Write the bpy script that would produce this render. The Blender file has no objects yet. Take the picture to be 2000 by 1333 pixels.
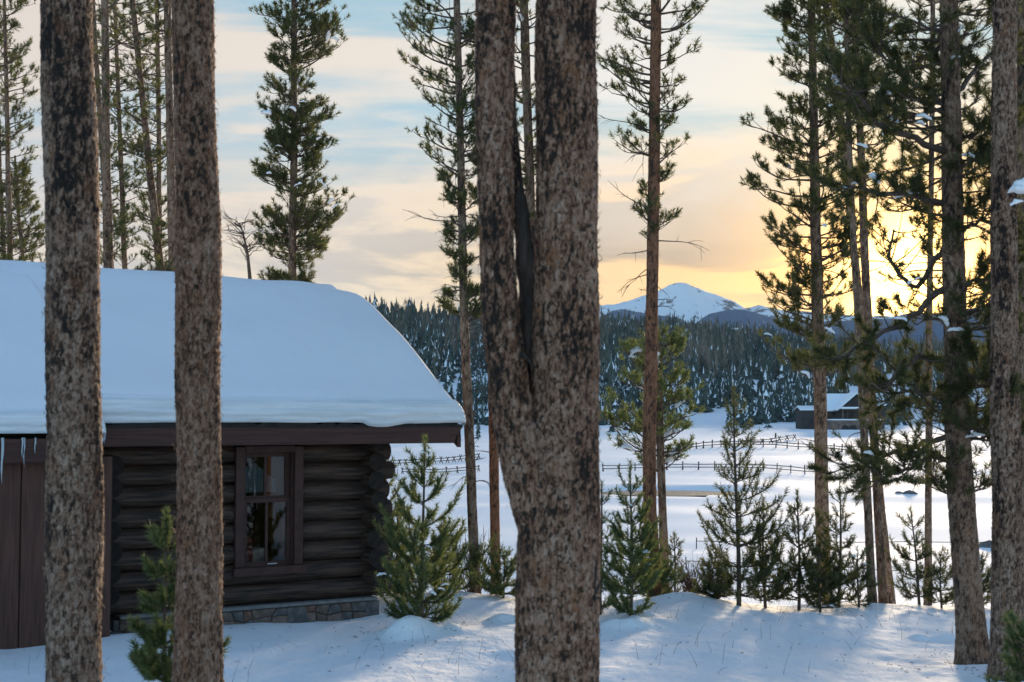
import bpy, math, random
import numpy as np
from mathutils import Vector

# ------------------------------------------------------------------ scene, camera, sky, sun
sc = bpy.context.scene
COL = sc.collection
F = 2778.0            # focal length in photograph pixels (2000 wide, 50 mm lens)
EYE = 2.4             # camera height over the ground at the cabin
PITCH = math.atan(153.5 / F)

cam_d = bpy.data.cameras.new('camera')
cam_d.lens = 50.0
cam_d.sensor_width = 36.0
cam_d.clip_start = 0.1
cam_d.clip_end = 40000.0
cam_d.dof.use_dof = True
cam_d.dof.focus_distance = 36.0
cam_d.dof.aperture_fstop = 4.0
cam = bpy.data.objects.new('camera', cam_d)
COL.objects.link(cam)
cam.location = (0, 0, EYE)
cam.rotation_euler = (math.pi / 2 + PITCH, 0, 0)
sc.camera = cam

SUN_AZ = math.atan((1790 - 1000) / F)          # to the right of the view axis
SUN_EL = math.radians(4.9)
SUN_DIR = Vector((math.sin(SUN_AZ) * math.cos(SUN_EL), math.cos(SUN_AZ) * math.cos(SUN_EL), math.sin(SUN_EL)))

world = bpy.data.worlds.new('World')
sc.world = world
world.use_nodes = True


class NT:
    """small helper to write node trees"""
    def __init__(self, tree):
        self.t = tree
        tree.nodes.clear()

    def n(self, kind, **kw):
        node = self.t.nodes.new(kind)
        for k, v in kw.items():
            setattr(node, k, v)
        return node

    def put(self, sock, v):
        if isinstance(v, bpy.types.NodeSocket):
            self.t.links.new(v, sock)
        elif v is not None:
            if isinstance(v, (tuple, list)) and len(v) == 3 and sock.type == 'RGBA':
                v = (v[0], v[1], v[2], 1.0)
            sock.default_value = v

    def math(self, op, a, b=None, c=None, clamp=False):
        m = self.n('ShaderNodeMath', operation=op, use_clamp=clamp)
        self.put(m.inputs[0], a)
        self.put(m.inputs[1], b)
        self.put(m.inputs[2], c)
        return m.outputs[0]

    def vmath(self, op, a, b=None):
        m = self.n('ShaderNodeVectorMath', operation=op)
        self.put(m.inputs[0], a)
        self.put(m.inputs[1], b)
        return m.outputs['Value'] if op in ('DOT_PRODUCT', 'LENGTH', 'DISTANCE') else m.outputs[0]

    def mix(self, fac, a, b, blend='MIX'):
        m = self.n('ShaderNodeMix', data_type='RGBA', blend_type=blend)
        m.clamp_factor = True
        self.put(m.inputs[0], fac)
        self.put(m.inputs[6], a)
        self.put(m.inputs[7], b)
        return m.outputs[2]

    def noise(self, vec, scale, detail=4, rough=0.55, dist=0.0, dims='3D'):
        m = self.n('ShaderNodeTexNoise', noise_dimensions=dims)
        self.put(m.inputs['Vector'], vec)
        m.inputs['Scale'].default_value = scale
        m.inputs['Detail'].default_value = detail
        m.inputs['Roughness'].default_value = rough
        m.inputs['Distortion'].default_value = dist
        return m.outputs[0]

    def smooth(self, v, lo, hi):
        m = self.n('ShaderNodeMapRange', interpolation_type='SMOOTHSTEP')
        self.put(m.inputs[0], v)
        m.inputs[1].default_value = lo
        m.inputs[2].default_value = hi
        return m.outputs[0]

    def ramp(self, v, stops, interp='LINEAR'):
        m = self.n('ShaderNodeValToRGB')
        cr = m.color_ramp
        cr.interpolation = interp
        while len(cr.elements) < len(stops):
            cr.elements.new(0.5)
        for e, (p, c) in zip(cr.elements, stops):
            e.position = p
            e.color = (c[0], c[1], c[2], 1)
        self.put(m.inputs[0], v)
        return m.outputs[0]

    def mapping(self, vec, scale=(1, 1, 1), loc=(0, 0, 0), rot=(0, 0, 0)):
        m = self.n('ShaderNodeMapping')
        self.put(m.inputs[0], vec)
        m.inputs[1].default_value = loc
        m.inputs[2].default_value = rot
        m.inputs[3].default_value = scale
        return m.outputs[0]


OFF1 = (12.4, 4.4, 0)


def build_world():
    k = NT(world.node_tree)
    out = k.n('ShaderNodeOutputWorld')
    bg = k.n('ShaderNodeBackground')
    sky = k.n('ShaderNodeTexSky', sky_type='NISHITA')
    sky.sun_disc = False
    sky.sun_elevation = SUN_EL
    sky.sun_rotation = SUN_AZ
    sky.altitude = 2500
    sky.air_density = 1.0
    sky.dust_density = 1.0
    sky.ozone_density = 1.6
    tc = k.n('ShaderNodeTexCoord')
    d = k.vmath('NORMALIZE', tc.outputs['Generated'])
    sep = k.n('ShaderNodeSeparateXYZ')
    k.put(sep.inputs[0], d)
    z = sep.outputs[2]
    cosun = k.vmath('DOT_PRODUCT', d, tuple(SUN_DIR))
    ang = k.math('ARCCOSINE', k.math('MINIMUM', cosun, 0.99999))      # radians from the sun
    # cloud deck: direction projected on a plane overhead, so bands flatten towards the horizon
    den = k.math('ADD', k.math('MAXIMUM', z, 0.0), 0.11)
    cv = k.n('ShaderNodeCombineXYZ')
    k.put(cv.inputs[0], k.math('DIVIDE', sep.outputs[0], den))
    k.put(cv.inputs[1], k.math('DIVIDE', sep.outputs[1], den))
    P = cv.outputs[0]
    # streaks of cirrus, drawn out sideways, and broader soft banks
    n1 = k.noise(k.mapping(P, scale=(0.50, 1.0, 1), rot=(0, 0, math.radians(-16)), loc=OFF1), 0.85, detail=8, rough=0.56, dist=0.5)
    n2 = k.noise(k.mapping(P, scale=(0.55, 1.6, 1), rot=(0, 0, math.radians(-26)), loc=(3.1, 7.7, 0)), 1.9, detail=8, rough=0.6, dist=0.6)
    n3 = k.noise(k.mapping(d, scale=(4.0, 4.0, 15), rot=(0, math.radians(9), 0), loc=(1.7, 0.3, 2.2)), 1.5, detail=7, rough=0.6, dist=0.7)
    cirrus = k.smooth(k.math('ADD', k.math('MULTIPLY', n1, 0.62), k.math('MULTIPLY', n2, 0.38)), 0.415, 0.525)
    # the thin veil stands over the sunset side; overhead and behind the air is clear blue
    veil = k.math('MULTIPLY', k.smooth(ang, 1.7, 0.75), k.smooth(z, 0.80, 0.38))
    a2 = k.math('DIVIDE', ang, 2.0)
    bright = k.ramp(a2, [(0.0, (5.0, 3.7, 1.7)), (0.014, (2.6, 1.8, 0.75)), (0.028, (0.95, 0.66, 0.28)), (0.045, (0.46, 0.335, 0.155)), (0.065, (0.335, 0.288, 0.215)), (0.12, (0.30, 0.278, 0.248)), (0.20, (0.295, 0.252, 0.205)),
                         (0.30, (0.275, 0.232, 0.192)), (0.5, (0.17, 0.16, 0.16)), (1.0, (0.09, 0.10, 0.13))])
    gaps = k.ramp(a2, [(0.0, (3.5, 2.4, 0.9)), (0.014, (1.7, 1.1, 0.42)), (0.028, (0.65, 0.45, 0.21)), (0.05, (0.26, 0.235, 0.18)), (0.075, (0.150, 0.205, 0.212)), (0.16, (0.130, 0.190, 0.212)), (0.32, (0.130, 0.18, 0.215)), (1.0, (0.06, 0.085, 0.13))])
    upper = k.mix(cirrus, gaps, bright)
    # towards the horizon the light turns to gold by the sun and dusty pink away from it
    lowlit = k.ramp(a2, [(0.0, (5.0, 3.2, 1.0)), (0.014, (2.6, 1.5, 0.36)), (0.03, (1.0, 0.48, 0.085)), (0.05, (0.56, 0.275, 0.045)), (0.08, (0.41, 0.215, 0.045)), (0.13, (0.345, 0.215, 0.085)), (0.20, (0.30, 0.228, 0.155)), (0.32, (0.262, 0.210, 0.172)), (1, (0.09, 0.10, 0.13))])
    lowdim = k.ramp(a2, [(0.0, (3.0, 1.6, 0.35)), (0.02, (1.0, 0.5, 0.09)), (0.04, (0.42, 0.215, 0.045)), (0.08, (0.195, 0.095, 0.020)), (0.13, (0.155, 0.096, 0.044)), (0.20, (0.19, 0.150, 0.120)), (0.3, (0.195, 0.165, 0.148)), (0.4, (0.17, 0.155, 0.15)), (1, (0.07, 0.08, 0.11))])
    lower = k.mix(k.smooth(n3, 0.45, 0.56), lowlit, lowdim)
    lo = k.math('MULTIPLY', k.smooth(k.math('ADD', z, k.math('MULTIPLY', k.math('SUBTRACT', n3, 0.5), 0.10)), 0.225, 0.095), 0.95)
    cloud = k.mix(lo, upper, lower)
    c = k.mix(k.math('MULTIPLY', veil, 0.94), sky.outputs[0], k.mix(1.0, cloud, (CLOUD_GAIN / SKY_GAIN,) * 3, 'MULTIPLY'))
    k.put(bg.inputs[0], c)
    bg.inputs[1].default_value = SKY_GAIN
    k.put(out.inputs[0], bg.outputs[0])


CLOUD_GAIN = 0.82
SKY_GAIN = 0.14
build_world()

sun_d = bpy.data.lights.new('sun', 'SUN')
sun_d.energy = 3.5
sun_d.angle = math.radians(6.0)
sun_d.color = (1.0, 0.78, 0.54)
sun = bpy.data.objects.new('sun', sun_d)
COL.objects.link(sun)
sun.rotation_euler = SUN_DIR.to_track_quat('Z', 'Y').to_euler()

vs = sc.view_settings
vs.view_transform = 'Standard'
vs.look = 'None'
vs.exposure = 1.85
vs.gamma = 1.0
vs.use_curve_mapping = False
sc.cycles.max_bounces = 6
sc.cycles.diffuse_bounces = 3
sc.cycles.transparent_max_bounces = 8

# ------------------------------------------------------------------ helpers
RNG = np.random.default_rng(7)
CP, SP = math.cos(PITCH), math.sin(PITCH)


def W(px, py, d):
    """point of the photograph at (px, py) standing d metres in front of the camera"""
    a = (px - 1000.0) / F
    b = (666.5 - py) / F
    fy = CP - b * SP
    s = d / fy
    return np.array([a * s, d, EYE + (SP + b * CP) * s])


def sstep(a, b, x):
    t = np.clip((x - a) / (b - a), 0, 1)
    return t * t * (3 - 2 * t)


def _h2(ix, iy, seed):
    n = (ix.astype(np.int64) * 374761393 + iy.astype(np.int64) * 668265263 + seed * 1442695041) & 0xffffffff
    n = ((n ^ (n >> 13)) * 1274126177) & 0xffffffff
    n = (n ^ (n >> 16)) & 0xffffffff
    return n / 4294967295.0


def vnoise(x, y, seed=0):
    x = np.asarray(x, float)
    y = np.asarray(y, float)
    ix, iy = np.floor(x), np.floor(y)
    fx, fy = x - ix, y - iy
    fx = fx * fx * fx * (fx * (fx * 6 - 15) + 10)
    fy = fy * fy * fy * (fy * (fy * 6 - 15) + 10)
    a, b = _h2(ix, iy, seed), _h2(ix + 1, iy, seed)
    c, d = _h2(ix, iy + 1, seed), _h2(ix + 1, iy + 1, seed)
    return (a + (b - a) * fx) * (1 - fy) + (c + (d - c) * fx) * fy


def fbm(x, y, oct=4, seed=0, gain=0.5):
    v, a, t = 0.0, 1.0, 0.0
    for i in range(oct):
        v = v + a * (vnoise(x * 2 ** i + 17.3 * i, y * 2 ** i - 9.1 * i, seed + i) - 0.5)
        t += a
        a *= gain
    return v / t * 2


def mesh_np(name, V, quads=None, tris=None, mat=None, smooth=True, attrs=None):
    me = bpy.data.meshes.new(name)
    V = np.ascontiguousarray(V, np.float32).reshape(-1, 3)
    me.vertices.add(len(V))
    me.vertices.foreach_set('co', V.ravel())
    nq = 0 if quads is None else len(quads)
    nt = 0 if tris is None else len(tris)
    li = []
    if nq:
        li.append(np.asarray(quads, np.int32).ravel())
    if nt:
        li.append(np.asarray(tris, np.int32).ravel())
    loops = np.concatenate(li)
    me.loops.add(len(loops))
    me.loops.foreach_set('vertex_index', loops)
    me.polygons.add(nq + nt)
    starts = np.concatenate([np.arange(nq) * 4, nq * 4 + np.arange(nt) * 3]).astype(np.int32)
    me.polygons.foreach_set('loop_start', starts)
    me.polygons.foreach_set('use_smooth', np.full(nq + nt, smooth))
    for k, arr in (attrs or {}).items():
        arr = np.asarray(arr, np.float32)
        at = me.attributes.new(k, 'FLOAT', 'POINT' if len(arr) == len(V) else 'FACE')
        at.data.foreach_set('value', arr)
    me.update(calc_edges=True)
    me.validate()
    if mat:
        me.materials.append(mat)
    return me


class Acc:
    """collects geometry for one mesh"""
    def __init__(self):
        self.V, self.Q, self.T, self.n, self.A = [], [], [], 0, []

    def add(self, V, quads=None, tris=None, a=None):
        V = np.asarray(V, float).reshape(-1, 3)
        if quads is not None and len(quads):
            self.Q.append(np.asarray(quads, int).reshape(-1, 4) + self.n)
        if tris is not None and len(tris):
            self.T.append(np.asarray(tris, int).reshape(-1, 3) + self.n)
        self.V.append(V)
        self.A.append(np.full(len(V), 0.5) if a is None else np.broadcast_to(np.asarray(a, float), (len(V),)))
        self.n += len(V)

    def box(self, lo, hi):
        x0, y0, z0 = lo
        x1, y1, z1 = hi
        V = [(x0, y0, z0), (x1, y0, z0), (x1, y1, z0), (x0, y1, z0), (x0, y0, z1), (x1, y0, z1), (x1, y1, z1), (x0, y1, z1)]
        self.add(V, quads=[(0, 3, 2, 1), (4, 5, 6, 7), (0, 1, 5, 4), (1, 2, 6, 5), (2, 3, 7, 6), (3, 0, 4, 7)])

    def tubes(self, P, R, k=4, a=None):
        """P (B,n,3), R (B,n): a batch of tapering tubes"""
        P = np.asarray(P, float)
        if len(P) == 0:
            return
        B, n, _ = P.shape
        R = np.broadcast_to(np.asarray(R, float), (B, n))
        Tn = np.gradient(P, axis=1)
        Tn /= np.linalg.norm(Tn, axis=2, keepdims=True) + 1e-9
        ref = np.where(np.abs(Tn[..., 2:3]) > 0.9, np.array([1.0, 0, 0]), np.array([0, 0, 1.0]))
        A = np.cross(ref, Tn)
        A /= np.linalg.norm(A, axis=2, keepdims=True) + 1e-9
        C = np.cross(Tn, A)
        th = np.arange(k) / k * 2 * np.pi
        V = P[:, :, None, :] + R[:, :, None, None] * (np.cos(th)[None, None, :, None] * A[:, :, None, :] + np.sin(th)[None, None, :, None] * C[:, :, None, :])
        idx = np.arange(B * n * k).reshape(B, n, k)
        nx = np.roll(idx, -1, axis=2)
        q = np.stack([idx[:, :-1], nx[:, :-1], nx[:, 1:], idx[:, 1:]], axis=-1).reshape(-1, 4)
        self.add(V.reshape(-1, 3), quads=q, a=a)
        # caps
        c = V[:, 0].mean(1), V[:, -1].mean(1)
        base = self.n - B * n * k
        cv = np.concatenate([c[0], c[1]])
        i0 = np.arange(B)[:, None] + B * n * k
        t0 = np.stack([nx[:, 0], idx[:, 0], np.broadcast_to(i0, (B, k))], -1).reshape(-1, 3)
        t1 = np.stack([idx[:, -1], nx[:, -1], np.broadcast_to(i0 + B, (B, k))], -1).reshape(-1, 3)
        self.V.append(cv)
        self.A.append(np.full(2 * B, 0.5))
        self.n += 2 * B
        self.T.append(np.concatenate([t0, t1]) + base)

    def mesh(self, name, mat=None, smooth=True, attr=None):
        V = np.concatenate(self.V)
        Q = np.concatenate(self.Q) if self.Q else None
        T = np.concatenate(self.T) if self.T else None
        return mesh_np(name, V, Q, T, mat, smooth, {attr: np.concatenate(self.A)} if attr else None)


def obj(name, me, parent=None, loc=None, rot=None, scale=None):
    o = bpy.data.objects.new(name, me)
    COL.objects.link(o)
    if parent is not None:
        o.parent = parent
    if loc is not None:
        o.location = loc
    if rot is not None:
        o.rotation_euler = rot
    if scale is not None:
        o.scale = scale
    return o


def tag(o, label=None, cat=None, group=None, kind=None):
    if label:
        o['label'] = label
    if cat:
        o['category'] = cat
    if group:
        o['group'] = group
    if kind:
        o['kind'] = kind
    return o


def thing(name, label, cat, loc=(0, 0, 0), rotz=0.0, group=None):
    o = obj(name, None, loc=tuple(loc), rot=(0, 0, rotz))
    o.empty_display_size = 0.2
    return tag(o, label, cat, group)


# ------------------------------------------------------------------ materials
MATS = {}


def new_mat(name):
    m = bpy.data.materials.new(name)
    m.use_nodes = True
    k = NT(m.node_tree)
    out = k.n('ShaderNodeOutputMaterial')
    p = k.n('ShaderNodeBsdfPrincipled')
    k.put(out.inputs[0], p.outputs[0])
    MATS[name] = m
    return m, k, p, out


def bump(k, p, h, strength=0.3, dist=0.01):
    b = k.n('ShaderNodeBump')
    b.inputs['Strength'].default_value = strength
    b.inputs['Distance'].default_value = dist
    k.put(b.inputs['Height'], h)
    k.put(p.inputs['Normal'], b.outputs[0])


def objco(k):
    return k.n('ShaderNodeTexCoord').outputs['Object']


def geopos(k):
    return k.n('ShaderNodeNewGeometry').outputs['Position']


def simple(name, col, rough=0.7, var=0.2, scale=6.0, stretch=(1, 1, 1), bs=0.2, bd=0.005, spec=0.3):
    m, k, p, out = new_mat(name)
    v = k.mapping(objco(k), scale=stretch)
    n = k.noise(v, scale, detail=5)
    lo = tuple(c * (1 - var) for c in col)
    hi = tuple(min(1, c * (1 + var)) for c in col)
    k.put(p.inputs['Base Color'], k.mix(k.smooth(n, 0.3, 0.7), lo, hi))
    p.inputs['Roughness'].default_value = rough
    p.inputs['Specular IOR Level'].default_value = spec
    bump(k, p, k.noise(v, scale * 3, detail=4), bs, bd)
    return m


def make_materials():
    # snow on the ground
    m, k, p, out = new_mat('snow')
    g = geopos(k)
    n = k.noise(k.mapping(g, scale=(1, 0.55, 1)), 2.2, detail=6, rough=0.6)
    fine = k.noise(g, 28.0, detail=3)
    k.put(p.inputs['Base Color'], k.mix(n, (0.86, 0.885, 0.90), (0.92, 0.935, 0.935)))
    p.inputs['Roughness'].default_value = 0.8
    p.inputs['Specular IOR Level'].default_value = 0.05
    ripple = k.noise(k.mapping(g, scale=(1.0, 0.6, 1), rot=(0, 0, 0.35)), 7.0, detail=5, rough=0.6)
    near = k.smooth(k.vmath('LENGTH', g), 90.0, 20.0)
    h = k.math('ADD', k.math('MULTIPLY', ripple, k.math('MULTIPLY', near, 0.05)), k.math('MULTIPLY', fine, k.math('MULTIPLY', near, 0.006)))
    b = k.n('ShaderNodeBump')
    b.inputs['Strength'].default_value = 0.55
    b.inputs['Distance'].default_value = 1.0
    k.put(b.inputs['Height'], h)
    k.put(p.inputs['Normal'], b.outputs[0])

    # settled snow on roof and boughs
    m, k, p, out = new_mat('roof_snow')
    v = objco(k)
    n = k.noise(v, 1.1, detail=4)
    k.put(p.inputs['Base Color'], k.mix(n, (0.82, 0.84, 0.87), (0.88, 0.89, 0.91)))
    p.inputs['Roughness'].default_value = 0.65
    p.inputs['Specular IOR Level'].default_value = 0.2
    bump(k, p, k.math('ADD', k.noise(v, 5.0, detail=5), k.math('MULTIPLY', k.noise(v, 40, detail=2), 0.15)), 0.35, 0.02)

    # the old cut layer along the eave: coarser, icy, a little dirty
    m, k, p, out = new_mat('eave_snow')
    v = objco(k)
    n = k.noise(k.mapping(v, scale=(0.5, 1, 9)), 2.2, detail=6, rough=0.65)
    k.put(p.inputs['Base Color'], k.mix(k.smooth(n, 0.35, 0.65), (0.66, 0.70, 0.73), (0.80, 0.83, 0.85)))
    p.inputs['Roughness'].default_value = 0.45
    bump(k, p, k.math('ADD', n, k.math('MULTIPLY', k.noise(v, 18, detail=4), 0.5)), 0.6, 0.03)

    # bark: plates of grey pink, rust and black; 'plate' is the random number of each bark plate
    def bark(name, cols, black, rust=0.5, patch=0.5, spots=0.5):
        m, k, p, out = new_mat(name)
        at = k.n('ShaderNodeAttribute', attribute_name='plate')
        v = objco(k)
        big = k.noise(k.mapping(v, scale=(1, 1, 0.30)), 4.5, detail=5, rough=0.65)
        mid = k.noise(k.mapping(v, scale=(1, 1, 0.42)), 42.0, detail=5, rough=0.7, dist=0.6)
        fine = k.noise(k.mapping(v, scale=(1, 1, 0.30)), 120.0, detail=4, rough=0.75)
        fis = k.noise(k.mapping(v, scale=(1, 1, 0.16), loc=(3, 1, 7)), 60.0, detail=3, rough=0.6)
        pl = k.math('ADD', k.math('MULTIPLY', at.outputs['Fac'], 0.34), k.math('MULTIPLY', mid, 0.85))
        pl = k.math('ADD', pl, k.math('MULTIPLY', k.math('SUBTRACT', fis, 0.5), 0.55))
        pl = k.math('ADD', pl, k.math('MULTIPLY', k.math('SUBTRACT', fine, 0.5), 0.55))
        pl = k.math('SUBTRACT', pl, k.math('MULTIPLY', k.smooth(big, 0.44, 0.66), patch))
        c = k.ramp(pl, [(0.20, black), (0.36, tuple(x * 1.7 for x in black)), (0.45, cols[0]), (0.60, cols[1]), (0.85, cols[2])])
        red = k.smooth(k.noise(k.mapping(v, scale=(1, 1, 0.45), loc=(9, 4, 1)), 9.0, detail=4), 0.54, 0.74)
        c = k.mix(k.math('MULTIPLY', red, rust), c, (0.30, 0.135, 0.065))
        sp = k.noise(k.mapping(v, scale=(1, 1, 0.55), loc=(5, 2, 3)), 50.0, detail=3, rough=0.6, dist=0.8)
        c = k.mix(k.math('MULTIPLY', k.smooth(sp, 0.53, 0.61), spots), c, black)
        c = k.mix(k.smooth(fine, 0.25, 0.8), k.mix(1.0, c, (0.62, 0.62, 0.64), 'MULTIPLY'), c)
        k.put(p.inputs['Base Color'], c)
        p.inputs['Roughness'].default_value = 0.85
        p.inputs['Specular IOR Level'].default_value = 0.2
        bump(k, p, k.math('ADD', k.math('ADD', mid, fis), k.math('MULTIPLY', fine, 0.6)), 1.0, 0.012)
        return m
    bark('bark_near', [(0.165, 0.092, 0.058), (0.30, 0.188, 0.128), (0.45, 0.325, 0.245)], (0.022, 0.016, 0.013), rust=0.55, patch=0.30, spots=0.75)
    bark('bark_brown', [(0.19, 0.098, 0.057), (0.31, 0.182, 0.118), (0.44, 0.305, 0.222)], (0.028, 0.020, 0.015), rust=0.6, patch=0.16, spots=0.65)
    bark('bark_rust', [(0.20, 0.098, 0.056), (0.34, 0.195, 0.125), (0.49, 0.335, 0.245)], (0.024, 0.017, 0.013), rust=0.9, patch=0.24, spots=0.9)
    bark('bark_mid', [(0.18, 0.108, 0.070), (0.30, 0.195, 0.132), (0.42, 0.30, 0.215)], (0.034, 0.025, 0.020), rust=0.5, patch=0.18)
    bark('bark_red', [(0.24, 0.105, 0.055), (0.34, 0.155, 0.085), (0.42, 0.21, 0.12)], (0.05, 0.03, 0.022), rust=0.6, patch=0.2)
    simple('dead_wood', (0.042, 0.031, 0.025), 0.85, 0.75, 24, (1, 1, 0.12), 0.8, 0.02)
    simple('twig', (0.085, 0.062, 0.048), 0.85, 0.35, 30)

    def needles(name, dark, light, trans=0.35):
        m, k, p, out = new_mat(name)
        at = k.n('ShaderNodeAttribute', attribute_name='tint')
        c = k.mix(at.outputs['Fac'], dark, light)
        k.put(p.inputs['Base Color'], c)
        p.inputs['Roughness'].default_value = 0.55
        p.inputs['Specular IOR Level'].default_value = 0.25
        tr = k.n('ShaderNodeBsdfTranslucent')
        k.put(tr.inputs[0], k.mix(1.0, c, (1.5, 1.35, 0.8), 'MULTIPLY'))
        mx = k.n('ShaderNodeMixShader')
        mx.inputs[0].default_value = trans
        k.put(mx.inputs[1], p.outputs[0])
        k.put(mx.inputs[2], tr.outputs[0])
        k.put(out.inputs[0], mx.outputs[0])
    needles('needles', (0.050, 0.066, 0.030), (0.125, 0.140, 0.060), 0.42)
    needles('needles_dark', (0.045, 0.056, 0.026), (0.115, 0.120, 0.050), 0.42)
    needles('needles_fresh', (0.070, 0.105, 0.046), (0.165, 0.20, 0.085), 0.42)

    # cabin
    m, k, p, out = new_mat('log')
    v = objco(k)
    n = k.noise(k.mapping(v, scale=(0.35, 6, 6)), 5.0, detail=6, rough=0.65)
    crack = k.smooth(k.noise(k.mapping(v, scale=(0.25, 9, 9), loc=(2, 0, 1)), 4.0, detail=3), 0.60, 0.66)
    c = k.mix(k.smooth(n, 0.3, 0.72), (0.012, 0.0075, 0.005), (0.100, 0.058, 0.040))
    k.put(p.inputs['Base Color'], k.mix(crack, c, (0.010, 0.008, 0.007)))
    p.inputs['Roughness'].default_value = 0.6
    p.inputs['Specular IOR Level'].default_value = 0.35
    bump(k, p, k.math('SUBTRACT', n, crack), 0.7, 0.012)
    simple('brown_paint', (0.058, 0.025, 0.020), 0.6, 0.3, 7, (0.25, 5, 5), 0.35, 0.006)
    simple('board_paint', (0.082, 0.036, 0.025), 0.65, 0.3, 7, (5, 5, 0.3), 0.35, 0.006)
    simple('frame_paint', (0.060, 0.027, 0.022), 0.5, 0.25, 9, (1, 1, 1), 0.2, 0.003)
    simple('endgrain', (0.020, 0.014, 0.011), 0.8, 0.4, 16, (1, 1, 1), 0.6, 0.01)
    simple('concrete', (0.20, 0.19, 0.185), 0.85, 0.2, 10, (1, 1, 1), 0.4, 0.006)
    simple('mortar', (0.11, 0.10, 0.095), 0.9, 0.2, 18, (1, 1, 1), 0.5, 0.008)
    simple('stone_a', (0.17, 0.125, 0.10), 0.85, 0.35, 9, (1, 1, 1), 0.6, 0.012)
    simple('stone_b', (0.13, 0.12, 0.115), 0.85, 0.35, 9, (1, 1, 1), 0.6, 0.012)
    simple('stone_c', (0.20, 0.115, 0.085), 0.85, 0.35, 9, (1, 1, 1), 0.6, 0.012)
    simple('roof_felt', (0.025, 0.023, 0.022), 0.9, 0.3, 15)
    simple('interior', (0.05, 0.042, 0.038), 0.9, 0.2, 5)
    simple('reflection_sheet', (0.13, 0.17, 0.20), 0.9, 0.12, 9)  # tone of the snowy roof reflected in the upper panes
    simple('reflection_red', (0.26, 0.055, 0.045), 0.9, 0.35, 14)  # this and the next two: tones of reflected shapes in the lower panes
    simple('reflection_pale', (0.45, 0.36, 0.32), 0.9, 0.25, 14)
    simple('reflection_dark', (0.06, 0.075, 0.10), 0.9, 0.35, 14)
    simple('brass', (0.6, 0.58, 0.55), 0.35, 0.1, 10)
    m, k, p, out = new_mat('glass')
    p.inputs['Base Color'].default_value = (1, 1, 1, 1)
    p.inputs['Roughness'].default_value = 0.02
    gl = k.n('ShaderNodeBsdfGlossy')
    gl.inputs['Roughness'].default_value = 0.02
    tr = k.n('ShaderNodeBsdfTransparent')
    tr.inputs[0].default_value = (0.86, 0.90, 0.90, 1)
    fr = k.n('ShaderNodeFresnel')
    fr.inputs['IOR'].default_value = 1.6
    mx = k.n('ShaderNodeMixShader')
    k.put(mx.inputs[0], k.math('MULTIPLY', fr.outputs[0], 1.6, clamp=True))
    k.put(mx.inputs[1], tr.outputs[0])
    k.put(mx.inputs[2], gl.outputs[0])
    k.put(out.inputs[0], mx.outputs[0])
    m, k, p, out = new_mat('ice')
    p.inputs['Base Color'].default_value = (0.75, 0.84, 0.9, 1)
    p.inputs['Roughness'].default_value = 0.12
    p.inputs['Transmission Weight'].default_value = 0.5
    p.inputs['IOR'].default_value = 1.31
    # far things
    m, k, p, out = new_mat('far_forest')
    at = k.n('ShaderNodeAttribute', attribute_name='tint')
    ti = k.n('ShaderNodeAttribute', attribute_name='tree_tint', attribute_type='INSTANCER')
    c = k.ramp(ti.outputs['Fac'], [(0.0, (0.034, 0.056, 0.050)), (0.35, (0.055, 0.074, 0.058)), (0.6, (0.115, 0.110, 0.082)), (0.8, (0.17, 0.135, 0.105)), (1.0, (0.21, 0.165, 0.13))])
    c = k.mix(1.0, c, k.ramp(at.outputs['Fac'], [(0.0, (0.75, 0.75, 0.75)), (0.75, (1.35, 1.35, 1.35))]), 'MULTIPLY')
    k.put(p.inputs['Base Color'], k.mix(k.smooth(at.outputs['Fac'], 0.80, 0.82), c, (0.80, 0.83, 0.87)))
    p.inputs['Roughness'].default_value = 0.9
    m, k, p, out = new_mat('mountain')
    g = geopos(k)
    n = k.noise(k.mapping(g, scale=(1.6, 1, 0.8), rot=(0, 0.5, 0)), 0.012, detail=9, rough=0.7)
    at = k.n('ShaderNodeAttribute', attribute_name='rock')
    f = k.smooth(k.math('ADD', n, at.outputs['Fac']), 0.50, 0.57)
    k.put(p.inputs['Base Color'], k.mix(f, (0.84, 0.87, 0.88), (0.06, 0.075, 0.09)))
    p.inputs['Roughness'].default_value = 0.8
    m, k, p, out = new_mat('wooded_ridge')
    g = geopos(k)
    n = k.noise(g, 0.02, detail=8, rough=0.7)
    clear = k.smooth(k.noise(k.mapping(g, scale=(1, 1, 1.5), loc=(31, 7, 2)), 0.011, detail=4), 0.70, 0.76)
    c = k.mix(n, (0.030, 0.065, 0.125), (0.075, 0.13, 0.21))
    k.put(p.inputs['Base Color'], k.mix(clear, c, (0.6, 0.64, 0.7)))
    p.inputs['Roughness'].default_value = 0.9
    m, k, p, out = new_mat('water')
    p.inputs['Base Color'].default_value = (0.03, 0.035, 0.035, 1)
    p.inputs['Roughness'].default_value = 0.32
    p.inputs['IOR'].default_value = 1.33
    bump(k, p, k.noise(geopos(k), 3.5, detail=3), 1.0, 0.12)
    simple('fence_wood', (0.075, 0.062, 0.055), 0.85, 0.3, 3)
    simple('lodge_wall', (0.045, 0.038, 0.036), 0.8, 0.3, 0.6)
    simple('lodge_stone', (0.17, 0.115, 0.095), 0.85, 0.35, 1.2)
    simple('lodge_dark', (0.012, 0.013, 0.015), 0.4, 0.2, 1)
    simple('shrub_twig', (0.12, 0.075, 0.06), 0.85, 0.3, 20)
    simple('dry_grass', (0.16, 0.12, 0.075), 0.85, 0.3, 20)


make_materials()
M = MATS

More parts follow.
